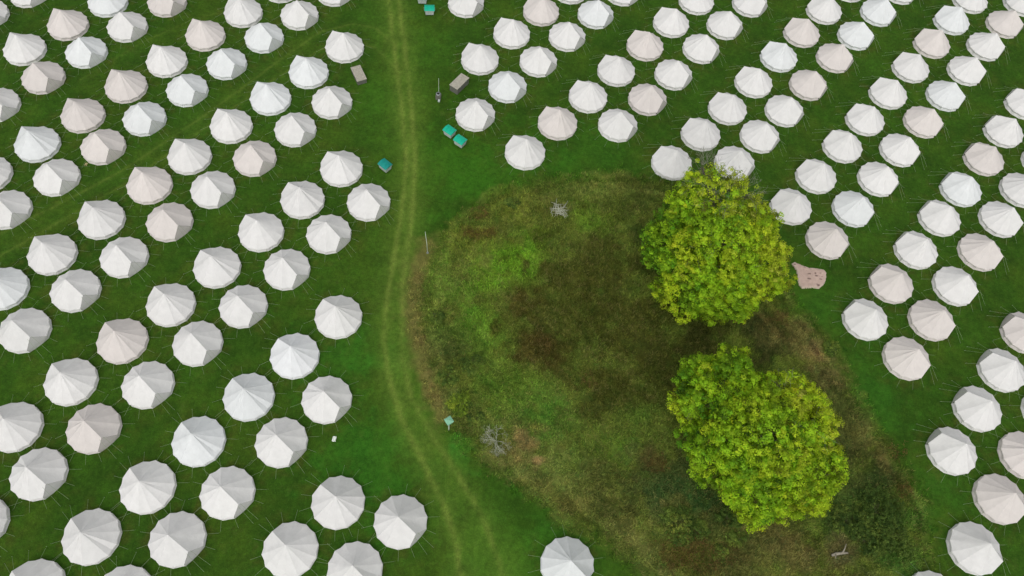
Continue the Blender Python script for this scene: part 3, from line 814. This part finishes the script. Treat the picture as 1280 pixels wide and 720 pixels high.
# ------------------------------------------------------------------ trees
def clumps(name, subs, base, mat, parent, rng, tufts_per=3.3, leaves=44, leaf=.15, pal=None, tuft_r=(.27, .50), up=.25):
    """crown of leaf tufts on the lobes of a set of sub-crowns"""
    P = []; C = []; Nr = []
    ss = np.array([s[:4] for s in subs])
    for (sx, sy, sz, r, dens, tone, flat) in subs:
        zc = gzs(sx, sy) + sz
        nl = int(10 + 3.1 * r * r)
        kf = np.arange(nl) + .5; zz_ = 1 - 1.5 * kf / nl; pf = kf * 2.39996 + rng.uniform(0, 6)
        rf = np.sqrt(np.clip(1 - zz_ ** 2, 0, 1)); d = np.stack([rf * np.cos(pf), rf * np.sin(pf), zz_], -1) + rng.normal(0, .10, (nl, 3)); d /= np.linalg.norm(d, axis=1)[:, None]
        for j in range(len(d)):
            lr = r * rng.uniform(.17, .36); lb = rng.uniform(.86, 1.16)
            lc = np.array([sx, sy, zc]) + d[j] * np.array([r, r, r * flat]) * rng.uniform(.56, .98)
            ltone = tone + rng.normal(0, .24)
            nt_ = int(tufts_per * 4 * lr * lr * 2.2 * dens)
            dd = sphere_pts(nt_, rng); kk = (dd @ d[j] > -.25); dd = dd[kk]
            tc = lc + dd * lr * rng.uniform(.75, 1.08, (len(dd), 1))
            # leave out tufts buried inside another sub-crown
            q = tc[:, None, :] - np.stack([ss[:, 0], ss[:, 1], ss[:, 2] + zc - sz], -1)[None]
            q[..., 2] /= .85
            ins = (np.linalg.norm(q, axis=2) < ss[:, 3] * .55).any(1)
            tc = tc[~ins]; dd = dd[~ins]
            for t in range(len(tc)):
                tr = rng.uniform(*tuft_r); nleaf = int(leaves * rng.uniform(.6, 1.2))
                lp = sphere_pts(nleaf, rng); lp[:, 2] = np.abs(lp[:, 2]) * .9 - .15
                P.append(tc[t] + lp * tr * rng.uniform(.55, 1.0, (nleaf, 1)) * np.array([1, 1, .7]))
                Nr.append(lp * 1.1 + dd[t] * .25 + np.array([0, 0, up]) + rng.normal(0, .30, (nleaf, 3)))
                tt = ltone + rng.normal(0, .15); tb = lb * (rng.uniform(.72, 1.3) if rng.random() > .16 else rng.uniform(.22, .5))  # a share of tufts coloured dark to paint shaded gaps between clumps
                C.append(np.tile(pal(tt), (nleaf, 1)) * rng.uniform(.8, 1.2, (nleaf, 1)) * tb)
    P = np.vstack(P); Nr = np.vstack(Nr); C = np.vstack(C)
    V, F = quads(P, Nr, rng.uniform(leaf * .7, leaf * 1.35, len(P)), .8, rng)
    o = mesh_np(name, V, F, mat, parent); set_color(o.data, 'col', np.clip(C, 0, .8), 'FACE')
    return o
def pal_tree(t):
    a, b_, c_, d_ = (np.array(q) for q in ((.13, .34, .016), (.36, .60, .022), (.53, .66, .026), (.46, .48, .08)))
    if t < 0: 
        u = min(-t * 1.6, 1); return b_ * (1 - u) + a * u
    if t < .6:
        u = t / .6; return b_ * (1 - u) + c_ * u
    u = min((t - .6) * 1.5, 1); return c_ * (1 - u) + d_ * u

def limb_tree(mb, base, subs, rng, r0):
    bx, by = base; z0 = gzs(bx, by)
    fork = np.array([bx + .2, by + .1, z0 + 2.6])
    mb.tube([(bx, by, z0 - .3), (bx, by, z0 + .4), (bx + .1, by, z0 + 1.5), tuple(fork)], [r0 * 1.5, r0 * 1.1, r0, r0 * .9], 12)
    tips = []
    for (sx, sy, sz, r, dens, tone, flat) in subs:
        e = np.array([sx, sy, gzs(sx, sy) + sz]); mid_ = fork * .5 + e * .5 + np.array([rng.normal(0, .3), rng.normal(0, .3), .3])
        mb.tube([fork - (0, 0, .3), mid_, e], [r0 * .55, r0 * .34, r0 * .16], 8)
        tips.append((e, r, dens))
        for k in range(9):
            d = sphere_pts(1, rng)[0]; d[2] = abs(d[2]) * .8
            s0 = mid_ + (e - mid_) * rng.uniform(.2, 1)
            q = e + d * r * .8; m1 = (s0 + q) / 2 + rng.normal(0, .15, 3)
            mb.tube([s0, m1, q], [r0 * .14, r0 * .08, .02], 5, False)
    return tips
def twigs(mb, e, r, n, rng, rad=.022, up=.5, depth=3):
    def grow(p, d, L, k, ra):
        q = p + d * L
        mb.tube([p, (p + q) / 2 + rng.normal(0, L * .06, 3), q], [ra, ra * .8, ra * .6], 4, False)
        if k > 0:
            for _ in range(rng.integers(2, 4)):
                d2 = d + rng.normal(0, .55, 3); d2 /= np.linalg.norm(d2); grow(q, d2, L * rng.uniform(.55, .8), k - 1, ra * .7)
    for _ in range(n):
        d = sphere_pts(1, rng)[0]; d[2] = abs(d[2]) * up + .1; d /= np.linalg.norm(d)
        grow(np.asarray(e, float), d, r * rng.uniform(.36, .5), depth, rad)

def tree(base, subs, label, seed, sparse):
    rng = np.random.default_rng(seed)
    root = empty('deciduous_tree', (base[0], base[1], gzs(*base)))
    tag(root, label, 'tree', 'two large lime green trees in the hollow')
    off = -np.array(root.location)
    mb = MB(); tips = limb_tree(mb, base, subs, rng, .42)
    t = mb.build('trunk', M_BARK, root, True); t.location = off
    c = clumps('crown', subs, base, M_LEAF, root, rng, pal=pal_tree); c.location = off
    for (i, n, rr) in sparse:
        mb = MB(); e = tips[i][0] + np.array([0, 0, .4]); twigs(mb, e, tips[i][1] * rr, n, rng)
        t = mb.build('bare_twigs', M_TWIG, root); t.location = off; t['label'] = 'grey leafless twigs showing through the thin part of the crown'
    return root
tree(TRUNK_A, TREE_A, 'large lime green tree whose thin bare-twigged top reaches over a white tent, the upper one', 3, [(4, 9, .95), (7, 16, 1.15), (8, 14, 1.35), (6, 6, 1.0), (10, 8, 1.5)])
tree(TRUNK_B, TREE_B, 'broad full lime green tree in the lower part of the overgrown hollow', 5, [(2, 12, 1.02), (3, 4, .9), (1, 6, 1.05)])

# ------------------------------------------------------------------ shrubs, bracken, dead wood
def pal_from(c, v=.25):
    c = alb(c)
    def f(t): return c * (1 + .5 * t) * np.array([1 + .2 * t, 1, 1])
    return f
SHP = {'d': pal_from((84, 108, 44)), 'm': pal_from((96, 120, 48)), 'l': pal_from((132, 156, 50))}
def leafball(name, x, y, r, pal, parent, rng, h=.6):
    """low bush: leaf tufts on a lumpy dome made of a few stems' heads"""
    P = []; Nn = []; C = []; zg = gzs(x, y)
    heads = [(x, y, r * .62)] + [(x + math.cos(a) * r * rng.uniform(.45, .75), y + math.sin(a) * r * rng.uniform(.45, .75), r * rng.uniform(.28, .48)) for a in rng.uniform(0, 2 * PI, int(5 + r * 2))]
    for (hx, hy, hr) in heads:
        nt_ = int(16 + 34 * hr * hr); dd = sphere_pts(nt_, rng); dd[:, 2] = np.abs(dd[:, 2]); tone = rng.normal(0, .5)
        for d in dd:
            c = np.array([hx, hy, gzs(hx, hy) + .05]) + d * hr * rng.uniform(.6, 1.1) * np.array([1, 1, h * 1.3])
            nl = int(rng.integers(16, 30)); lp = sphere_pts(nl, rng); tr = rng.uniform(.12, .24)
            P.append(c + lp * tr * rng.uniform(.5, 1, (nl, 1))); Nn.append(lp * .8 + d * .4 + (0, 0, .4) + rng.normal(0, .35, (nl, 3)))
            C.append(np.tile(np.clip(pal(tone + rng.normal(0, .4)), .004, 1), (nl, 1)) * rng.uniform(.7, 1.3, (nl, 1)) * rng.uniform(.7, 1.25))
    P = np.vstack(P); V, F = quads(P, np.vstack(Nn), rng.uniform(.06, .14, len(P)), .6, rng)
    o = mesh_np(name, V, F, M_LEAF, parent); set_color(o.data, 'col', np.clip(np.vstack(C), 0, .8), 'FACE'); return o
for i, (x, y, r, k, lab) in enumerate(SHRUBS):
    rng = np.random.default_rng(100 + i)
    root = empty('shrub', (x, y, gzs(x, y))); tag(root, lab, 'shrub', 'low shrubs growing in the hollow')
    off = -np.array(root.location)
    f = leafball('foliage', x, y, r, SHP[k], root, rng, h=.5 if k != 'd' else .8); f.location = off
    mb = MB(); twigs(mb, (x, y, gzs(x, y)), r * .55, 6, rng, .018, .8, 2); s = mb.build('stems', M_STEM, root); s.location = off
def bracken():
    rng = np.random.default_rng(77); V_ = []; C_ = []
    for (x, y, r) in BRACKEN:
        n = int(38 * r * r)
        a = rng.uniform(0, 2 * PI, n); q = r * np.sqrt(rng.random(n)) * (.7 + .6 * rng.random(n))
        px, py = x + q * np.cos(a), y + q * np.sin(a); pz = gz(px, py) + rng.uniform(.15, .45, n)
        P = np.repeat(np.stack([px, py, pz], -1), 7, 0) + rng.normal(0, .13, (n * 7, 3)) * np.array([1, 1, .5])
        V_.append(P); C_.append(np.repeat(alb((100, 82, 42)) * rng.uniform(.5, 1.5, n)[:, None] + alb((60, 70, 30)) * (rng.random(n) < .35)[:, None] * .6, 7, 0))
    P = np.vstack(V_); C = np.vstack(C_)
    V, F = quads(P, rng.normal(0, .6, P.shape) + (0, 0, .8), rng.uniform(.07, .2, len(P)), .5, rng)
    o = mesh_np('bracken', V, F, M_LEAF); set_color(o.data, 'col', C, 'FACE')
    tag(o, 'patches of reddish brown bracken and dock scattered through the rough grass', 'bracken', kind='stuff')
bracken()

rng = np.random.default_rng(9)
x, y = DEADBUSH; root = empty('dead_shrub', (x, y, gzs(x, y))); tag(root, 'bleached leafless shrub with spreading pale twigs, left of the sandy bare patch', 'dead shrub')
mb = MB(); twigs(mb, (0, 0, .15), 1.5, 18, rng, .018, .30, 4); mb.build('branches', M_DEAD, root)
x, y = TWIGS; root = empty('twig_heap', (x, y, gzs(x, y))); tag(root, 'small heap of grey dead twigs near the top of the hollow', 'twig heap')
mb = MB()
for k in range(40):
    a, b2 = rng.uniform(0, PI), rng.normal(0, .38, 2); L = rng.uniform(.3, .8); z = rng.uniform(.1, .5)
    mb.tube([(b2[0] - math.cos(a) * L, b2[1] - math.sin(a) * L, z), (b2[0], b2[1], z + .1), (b2[0] + math.cos(a) * L, b2[1] + math.sin(a) * L, z + rng.uniform(-.1, .25))], [.02, .03, .015], 4)
mb.build('branches', M_DEAD, root)
x, y = LOG; root = empty('fallen_log', (x, y, gzs(x, y) + .12), .35); tag(root, 'short pale fallen log lying in the rough grass below the lower tree', 'log')
mb = MB(); mb.tube([(-.85, 0, .16), (-.4, .05, .17), (.3, 0, .18), (.8, -.10, .18)], [.12, .15, .13, .08], 9); mb.build('trunk', M_LOG, root, True)
mb = MB(); mb.tube([(.2, 0, .3), (.5, .3, .42), (.8, .7, .5)], [.08, .06, .03], 6); mb.build('branch', M_LOG, root, True)
mb = MB(); mb.tube([(-.5, 0, .3), (-.7, -.35, .36)], [.07, .03], 6); mb.build('branch', M_LOG, root, True)

# ------------------------------------------------------------------ bell tents
R = 2.5; NS = 14; EAVE = .65 * HS; APEX = 3.0 * HS
def roof_mesh(seed, crease):
    rng = np.random.default_rng(seed)
    step = 2 * PI / NS
    A = np.array([A_R * R, 0, A_Z])
    ts = [0, .06, .2, .4, .6, .8, .93, 1.0]
    V = []; F = []
    apex = np.array([rng.normal(0, .03), rng.normal(0, .03), APEX]); sg = rng.uniform(.05, .16)
    rays = []
    def add_ray(pts):
        ids = []
        for q in pts: ids.append(len(V)); V.append(tuple(q))
        rays.append(ids)
    def ridge():
        pts = []
        for t in ts:
            q = apex + (A - apex) * t; q = q + np.array([0, 0, -.05 * math.sin(PI * t)]); pts.append(q)
        pts.append(pts[-1] + np.array([.05, 0, -.06])); return pts
    add_ray(ridge())
    nr = 2 * (NS - 2) + 1
    big = rng.uniform(-1, 1, nr)
    for j in range(nr):
        a = (1 + j / 2) * step; corner = j % 2 == 0
        back = math.sin(PI * j / (nr - 1)) ** 1.5             # creases strongest away from the entrance
        re = R * (1 + rng.uniform(-.008, .008)) if corner else R * math.cos(step / 2)
        ze = EAVE + (.02 if corner else .0) + rng.uniform(-.015, .015)
        cr = crease * (.05 + .95 * back) * (.016 * (1 if corner else -1) + .034 * big[j])
        pts = []
        for t in ts:
            z = APEX + (ze - APEX) * t - sg * math.sin(PI * t) + cr * math.sin(PI * min(1, t * .95)) ** .8
            rr = re * t * (1 - .028 * (0 if corner else 1) * t ** 4)
            pts.append(np.array([rr * math.cos(a) + apex[0] * (1 - t), rr * math.sin(a) + apex[1] * (1 - t), z]))
        q = pts[-1]; pts.append(np.array([q[0] * 1.014, q[1] * 1.014, q[2] - .08]))
        add_ray(pts)
    for a_, b_ in list(zip(range(1, nr), range(2, nr + 1))) + [(0, 1), (nr, 0)]:
        ra, rb = rays[a_], rays[b_]
        last = len(ts) if not (a_ == 0 or b_ == 0) else len(ts) - 1
        for i in range(last):
            if i == 0: F.append((ra[0], ra[1], rb[1]))
            else: F.append((ra[i], ra[i + 1], rb[i + 1], rb[i]))
    me = bpy.data.meshes.new('roof'); me.from_pydata(V, [], F); me.update()
    import bmesh
    bm = bmesh.new(); bm.from_mesh(me); bmesh.ops.remove_doubles(bm, verts=bm.verts, dist=.0005); bmesh.ops.recalc_face_normals(bm, faces=bm.faces); bm.to_mesh(me); bm.free()
    me.materials.append(M_CANVAS)
    for p_ in me.polygons: p_.use_smooth = True
    me.set_sharp_from_angle(angle=math.radians(20))
    return me
def wall_mesh():
    step = 2 * PI / NS; mb = MB(); V = []; F = []
    nr = 2 * (NS - 2) + 1
    for j in range(nr):
        a = (1 + j / 2) * step; c = j % 2 == 0
        r1 = (R if c else R * math.cos(step / 2) * .972) - .09; r0 = R * (1.0 if c else .972)
        for (r_, z) in ((r1, EAVE - .02), (r1 * .99, EAVE * .5), (r0, .02), (r0, -.22)): V.append((r_ * math.cos(a), r_ * math.sin(a), z))
    for j in range(nr - 1):
        for i in range(3): F.append((j*4+i, j*4+i+1, j*4+4+i+1, j*4+4+i))
    me = bpy.data.meshes.new('wall'); me.from_pydata(V, [], F); me.update(); me.materials.append(M_WALL); return me
def door_mesh():
    step = 2 * PI / NS; V = []; F = []
    A = np.array([A_R * R, 0, A_Z - .03])
    e = lambda s: np.array([R * math.cos(step), s * R * math.sin(step), EAVE - .01]); g = lambda s: np.array([R * .985 * math.cos(step), s * R * .985 * math.sin(step), -.22])
    mid_t = np.array([R * .90, 0, EAVE]); mid_g = np.array([R * .93, 0, -.22])
    V = [A, e(1), g(1), mid_g, mid_t, e(-1), g(-1)]
    F = [(0, 4, 1), (1, 4, 3, 2), (0, 5, 4), (5, 6, 3, 4)]
    me = bpy.data.meshes.new('door_flap'); me.from_pydata([tuple(v) for v in V], [], F); me.update(); me.materials.append(M_DOOR); return me
def obj_of(name, me, parent):
    o = bpy.data.objects.new(name, me); COL.objects.link(o); o.parent = parent; return o
roofs = [roof_mesh(20 + i, c) for i, c in enumerate((.4, .9, 1.3, .7, 1.7, 1.1, .6, 1.4, 2.0, .8, 1.2, 1.5))]
wallm, doorm = wall_mesh(), door_mesh()
def rope_mesh():
    mb = MB(); mb.tube([(R - .02, 0, EAVE), (R + 1.15, 0, -.02)], .009, 4); mb.tube([(R + 1.12, 0, .08), (R + 1.17, 0, -.1)], .016, 5)
    o = mb.build('guy_rope', M_ROPE); me = o.data; bpy.data.objects.remove(o); return me
def front_rope_mesh():
    mb = MB(); mb.tube([(A_R * R, 0, A_Z), (R + 1.5, 0, -.02)], .009, 4); mb.tube([(R + 1.47, 0, .08), (R + 1.53, 0, -.1)], .016, 5)
    o = mb.build('guy_rope', M_ROPE); me = o.data; bpy.data.objects.remove(o); return me
ropem, fropem = rope_mesh(), front_rope_mesh()
TONE = {'w': (.795, .785, .76), 'p': (.735, .685, .645), 'c': (.79, .81, .80)}
rt = random.Random(4)
for i, (x, y, kind, tone, label) in enumerate(TENTS):
    rz = DOOR + (0 if kind == 'S' else PI) + rt.gauss(0, .03)
    root = empty('bell_tent', (x, y, GX * x + GY * y), rz)
    tag(root, label, 'bell tent', 'bell tents pitched in diagonal rows on the mown field')
    c = np.array(TONE[tone]) * (1 + rt.gauss(0, .015)); c = np.clip(c, 0, .84); c = (float(c[0]), float(c[1]), float(c[2]), 1)
    for nm_, me in (('roof', roofs[rt.randrange(len(roofs))]), ('wall', wallm), ('door_flap', doorm)):
        o = obj_of(nm_, me, root); o.color = c
    for k in range(1, NS):
        o = obj_of('guy_rope', ropem, root); o.rotation_euler = (0, 0, k * 2 * PI / NS + rt.gauss(0, .03)); o.scale = (1, 1, 1)
    for s in (-1, 1):
        o = obj_of('guy_rope', fropem, root); o.rotation_euler = (0, 0, s * .10 + rt.gauss(0, .02))

# ------------------------------------------------------------------ bins, boxes, poles, canvas
def bin_(x, y, rz, label, lid_mat):
    root = empty('waste_bin', (x, y, gzs(x, y)), rz); tag(root, label, 'waste bin', 'teal lidded bins beside the track')
    mb = MB(); w, d = .62, .52
    top = [(-w, -d, .98), (w, -d, .98), (w, d, .98), (-w, d, .98)]; bot = [(-w * .86, -d * .82, .16), (w * .86, -d * .82, .16), (w * .86, d * .82, .16), (-w * .86, d * .82, .16)]
    mb.add(bot + top, [(3, 2, 1, 0), (4, 5, 6, 7), (0, 1, 5, 4), (1, 2, 6, 5), (2, 3, 7, 6), (3, 0, 4, 7)])
    mb.box(-w - .05, w + .05, -d - .05, d + .05, .9, .985)
    mb.build('body', M_PALE, root, bevel=.02)
    mb = MB(); n = 8; V = []; F = []
    for i in range(n + 1):
        yy = (-1 + 2 * i / n) * (d + .07); zz = 1.0 + .17 * math.cos((yy / (d + .07)) * PI / 2)
        for s in (-1, 1): V += [(s * (w + .06), yy, zz)]
        for s in (-1, 1): V += [(s * (w + .06), yy, .99)]
    for i in range(n):
        a = i * 4; F += [(a, a + 1, a + 5, a + 4), (a + 2, a, a + 4, a + 6), (a + 1, a + 3, a + 7, a + 5)]
    F += [(0, 2, 3, 1), (4 * n, 4 * n + 1, 4 * n + 3, 4 * n + 2)]
    mb.add(V, F)
    for s in (-.3, .3): mb.box(s - .03, s + .03, -.3, .3, 1.12, 1.19)
    mb.build('lid', lid_mat, root, bevel=.01)
    for sx in (-1, 1):
        for sy in (-1, 1):
            mb = MB(); mb.tube([(sx * .42 - .03, sy * .32, .09), (sx * .42 + .03, sy * .32, .09)], .09, 12); mb.build('wheel', M_RUB, root)
        mb = MB(); mb.tube([(sx * (w + .12), -.25, .86), (sx * (w + .12), .25, .86)], .02, 6)
        for e in (-.25, .25): mb.tube([(sx * w, e, .86), (sx * (w + .12), e, .86)], .02, 6)
        mb.build('handle', M_STEEL, root)
BL = ['darker teal lidded bin by itself left of the track', 'left one of the two teal lidded bins side by side right of the track',
      'right one of the two teal lidded bins side by side right of the track', 'teal lidded bin close to the top edge, fully in view', 'bin cut by the top edge with only its pale body showing']
for i, (x, y) in enumerate(TOILETS):
    bin_(x, y, math.radians((-32, -30, -28, 12, 10)[i]), BL[i], M_TEAL2 if i == 0 else M_TEAL)

def box_(x, y, rz, h, label, lean=0):
    root = empty('storage_box', (x, y, gzs(x, y)), rz); tag(root, label, 'storage box', 'weathered grey boxes at the edge of the camp')
    L, W = 1.22, .6
    mb = MB(); mb.box(-L, L, -W, W, .06, h); 
    for sx in (-.9, 0, .9): mb.box(sx - .05, sx + .05, -W - .015, W + .015, .0, h)
    mb.build('body', M_GREYD, root, bevel=.012)
    mb = MB()
    for k in range(6):
        y0 = -W - .05 + k * (2 * W + .1) / 6; mb.box(-L - .05, L + .05, y0 + .006, y0 + (2 * W + .1) / 6 - .006, h + .002, h + .05 + .004 * (k % 3))
    mb.build('lid', M_GREY, root, bevel=.006)
    for sx in (-.6, .6):
        mb = MB(); mb.box(sx - .06, sx + .06, W + .052, W + .075, h - .1, h + .03); mb.build('hinge', M_STEEL, root)
    for sx in (-1, 1):
        mb = MB(); mb.box(sx * (L - .12) - .08, sx * (L - .12) + .08, -W + .02, W - .02, -.1, .058); mb.build('skid', M_GREYD, root)
box_(*BOX1, math.radians(-57), .75, 'long weathered grey-brown box below a tent at the left side of the track')
box_(*BOX2, math.radians(-117), 1.05, 'dark-sided grey box tilted up to the right, right of the track between tents')

# water point with a thin post
x, y = TAP; root = empty('water_point', (x, y, gzs(x, y))); tag(root, 'small dark water point with a round bowl and thin tall post beside the track', 'water point')
mb = MB(); mb.box(-.32, .32, -.28, .28, 0, .7); mb.build('cabinet', M_GREYD, root, bevel=.02)
mb = MB(); mb.tube([(-.02, .05, .7), (-.02, .05, .82)], [.24, .30], 16); mb.build('bowl', M_STEEL, root, True)
mb = MB(); mb.tube([(-.02, .05, .821), (-.02, .05, .826)], [.17, .17], 16); mb.build('drain', M_RUB, root)
mb = MB(); mb.tube([(0, .3, 0), (0, .3, 3.3)], [.035, .022], 8); mb.build('post', M_POLE, root)
mb = MB(); mb.tube([(0, .3, .95), (0, .12, 1.0), (0, .08, .93)], .018, 6); mb.build('tap', M_STEEL, root)
mb = MB(); mb.box(.05, .3, -.62, -.36, 0, .28); mb.build('step', M_PALE, root, bevel=.02)
x, y = POLE1; root = empty('marker_pole', (x, y, gzs(x, y))); tag(root, 'tall thin pale pole leaning slightly at the left edge of the hollow', 'pole')
mb = MB(); mb.tube([(0, 0, -.2), (-.06, .05, 2), (-.2, .1, 4.3)], [.045, .035, .02], 8); mb.build('pole', M_POLE, root, True)
mb = MB(); mb.tube([(0, 0, -.1), (0, 0, .22)], [.16, .09], 10); mb.build('base', M_STEEL, root)
x, y = POLE2; root = empty('post_box', (x, y, gzs(x, y)), .75); tag(root, 'square mint green box on a short pale post at the edge of the hollow', 'box on post')
mb = MB(); mb.tube([(0, 0, -.2), (0, 0, 2.6)], [.06, .05], 8); mb.build('post', M_POLE, root)
mb = MB(); mb.box(-.30, .30, -.30, .30, 2.55, 2.95); mb.build('box', M_MINT, root, bevel=.02)
mb = MB(); V = [(-.36, -.36, 2.96), (.36, -.36, 2.96), (.36, .36, 2.96), (-.36, .36, 2.96), (0, 0, 3.12)]; mb.add(V, [(3, 2, 1, 0), (0, 1, 4), (1, 2, 4), (2, 3, 4), (3, 0, 4)]); mb.build('cap', M_MINT, root)
def scrap(x, y, s, mat, label, seed):
    rng = np.random.default_rng(seed); V = []; F = []; n = 6
    for i in range(n):
        for j in range(n):
            V.append(((i / (n - 1) - .5) * s + rng.normal(0, s * .06), (j / (n - 1) - .5) * s * 1.4 + rng.normal(0, s * .06), .06 + abs(rng.normal(0, s * .25))))
    for i in range(n - 1):
        for j in range(n - 1): F.append((i*n+j, (i+1)*n+j, (i+1)*n+j+1, i*n+j+1))
    mb = MB(); mb.add(V, F); o = mb.build('litter', mat); o.location = (x, y, gzs(x, y)); tag(o, label, 'litter')
    md = o.modifiers.new('s', 'SOLIDIFY'); md.thickness = .01
scrap(*SCRAP, .36, M_WHITE, 'small crumpled white scrap lying on the grass left of the track', 1)
scrap(*SCRAP2, .28, plain('pale_yellow_scrap', (.45, .40, .2)), 'tiny yellowish scrap on the grass between tents at the upper left', 2)

# collapsed canvas
def collapsed():
    cx = sum(p_[0] for p_ in CANVAS) / len(CANVAS); cy = sum(p_[1] for p_ in CANVAS) / len(CANVAS)
    xs_ = np.arange(-3, 3.01, .06); X, Y = np.meshgrid(xs_, xs_, indexing='ij'); x, y = X.ravel() + cx, Y.ravel() + cy
    ins = inside(x, y, CANVAS); d = seg_dist(x, y, CANVAS, True)
    ang = np.arctan2(Y.ravel(), X.ravel())
    z = gz(x, y) + .05 + .16 * np.clip(d / .35, 0, 1) ** .5 + .10 * (fbm(x, y, .9, 71) - .5) * 2 + .035 * np.sin(x * 7 + y * 3 + 3 * fbm(x, y, 1.3, 72) * 4)
    n = len(xs_); I = np.arange(n * n).reshape(n, n)
    Q_ = np.stack([I[:-1, :-1], I[1:, :-1], I[1:, 1:], I[:-1, 1:]], -1).reshape(-1, 4)
    k = ins[Q_].all(1); q = Q_[k]; u_, inv = np.unique(q.ravel(), return_inverse=True)
    zz = np.where(d < .05, gz(x, y), z)
    m_, nt_, b_, _ = new_mat('pinkish_collapsed_canvas')
    a_ = nt_.nodes.new('ShaderNodeAttribute'); a_.attribute_name = 'col'; nt_.links.new(a_.outputs['Color'], b_.inputs['Base Color']); b_.inputs['Roughness'].default_value = .9
    nn = noise(nt_, 5, 5); bump(nt_, b_, nn.outputs[0], .6, .05)
    c = np.tile(alb((176, 154, 142)), (len(x), 1)) * (.9 + .2 * fbm(x, y, .5, 73))[:, None]
    w = np.clip(1 - d / .3, 0, 1)[:, None] * .6; c = c * (1 - w) + alb((178, 172, 150)) * w
    for (ux, uy, ra, rb) in STAINS:
        s = ((x - ux) / ra) ** 2 + ((y - uy) / rb) ** 2 + (fbm(x, y, .25, 74) - .5) * 1.2; w = np.clip(1.4 - s, 0, 1)[:, None] * .75
        c = c * (1 - w) + alb((66, 48, 44)) * w
    o = mesh_np('collapsed_canvas', np.stack([x[u_] - cx, y[u_] - cy, zz[u_] - gzs(cx, cy)], -1), inv.reshape(-1, 4), m_, smooth=True)
    o.location = (cx, cy, gzs(cx, cy)); set_color(o.data, 'col', c[u_])
    tag(o, 'pinkish collapsed tent canvas with dark marks lying on the grass right of the upper tree', 'canvas')
collapsed()

# ------------------------------------------------------------------ camera, light, view
cd = bpy.data.cameras.new('camera'); cam = bpy.data.objects.new('camera', cd); COL.objects.link(cam); scene.camera = cam
cd.sensor_width = 36; cd.lens = F_PX / 1280 * 36; cd.clip_end = 6000; cd.clip_start = .5
cam.location = (0, 0, CAM_H)
from mathutils import Matrix
cam.rotation_euler = (Matrix.Rotation(TILT, 3, 'X') @ Matrix.Rotation(-ROLL, 3, 'Z')).to_euler()

SUN_EL, SUN_AZ = math.radians(58), math.radians(188)   # azimuth clockwise from +Y
w = bpy.data.worlds.new('World'); scene.world = w; w.use_nodes = True; nt = w.node_tree; nt.nodes.clear()
out = nt.nodes.new('ShaderNodeOutputWorld'); bg = nt.nodes.new('ShaderNodeBackground'); sky = nt.nodes.new('ShaderNodeTexSky')
sky.sky_type = 'NISHITA'; sky.sun_disc = False; sky.sun_elevation = SUN_EL; sky.sun_rotation = SUN_AZ; sky.dust_density = 4; sky.air_density = 1; sky.ozone_density = 1
hs = nt.nodes.new('ShaderNodeHueSaturation'); hs.inputs['Saturation'].default_value = .18
nt.links.new(sky.outputs[0], hs.inputs['Color']); nt.links.new(hs.outputs[0], bg.inputs[0]); bg.inputs[1].default_value = .132; nt.links.new(bg.outputs[0], out.inputs[0])
ld = bpy.data.lights.new('sun', 'SUN'); ld.energy = .50; ld.angle = math.radians(80); ld.color = (1, .97, .93)
sun = bpy.data.objects.new('sun', ld); COL.objects.link(sun)
sun.rotation_euler = (PI / 2 - SUN_EL, 0, PI - SUN_AZ)
sun.location = (0, 0, 60)
vs = scene.view_settings; vs.view_transform = 'Standard'; vs.look = 'None'; vs.gamma = 1; vs.exposure = 0; vs.use_curve_mapping = False
scene.cycles.max_bounces = 6
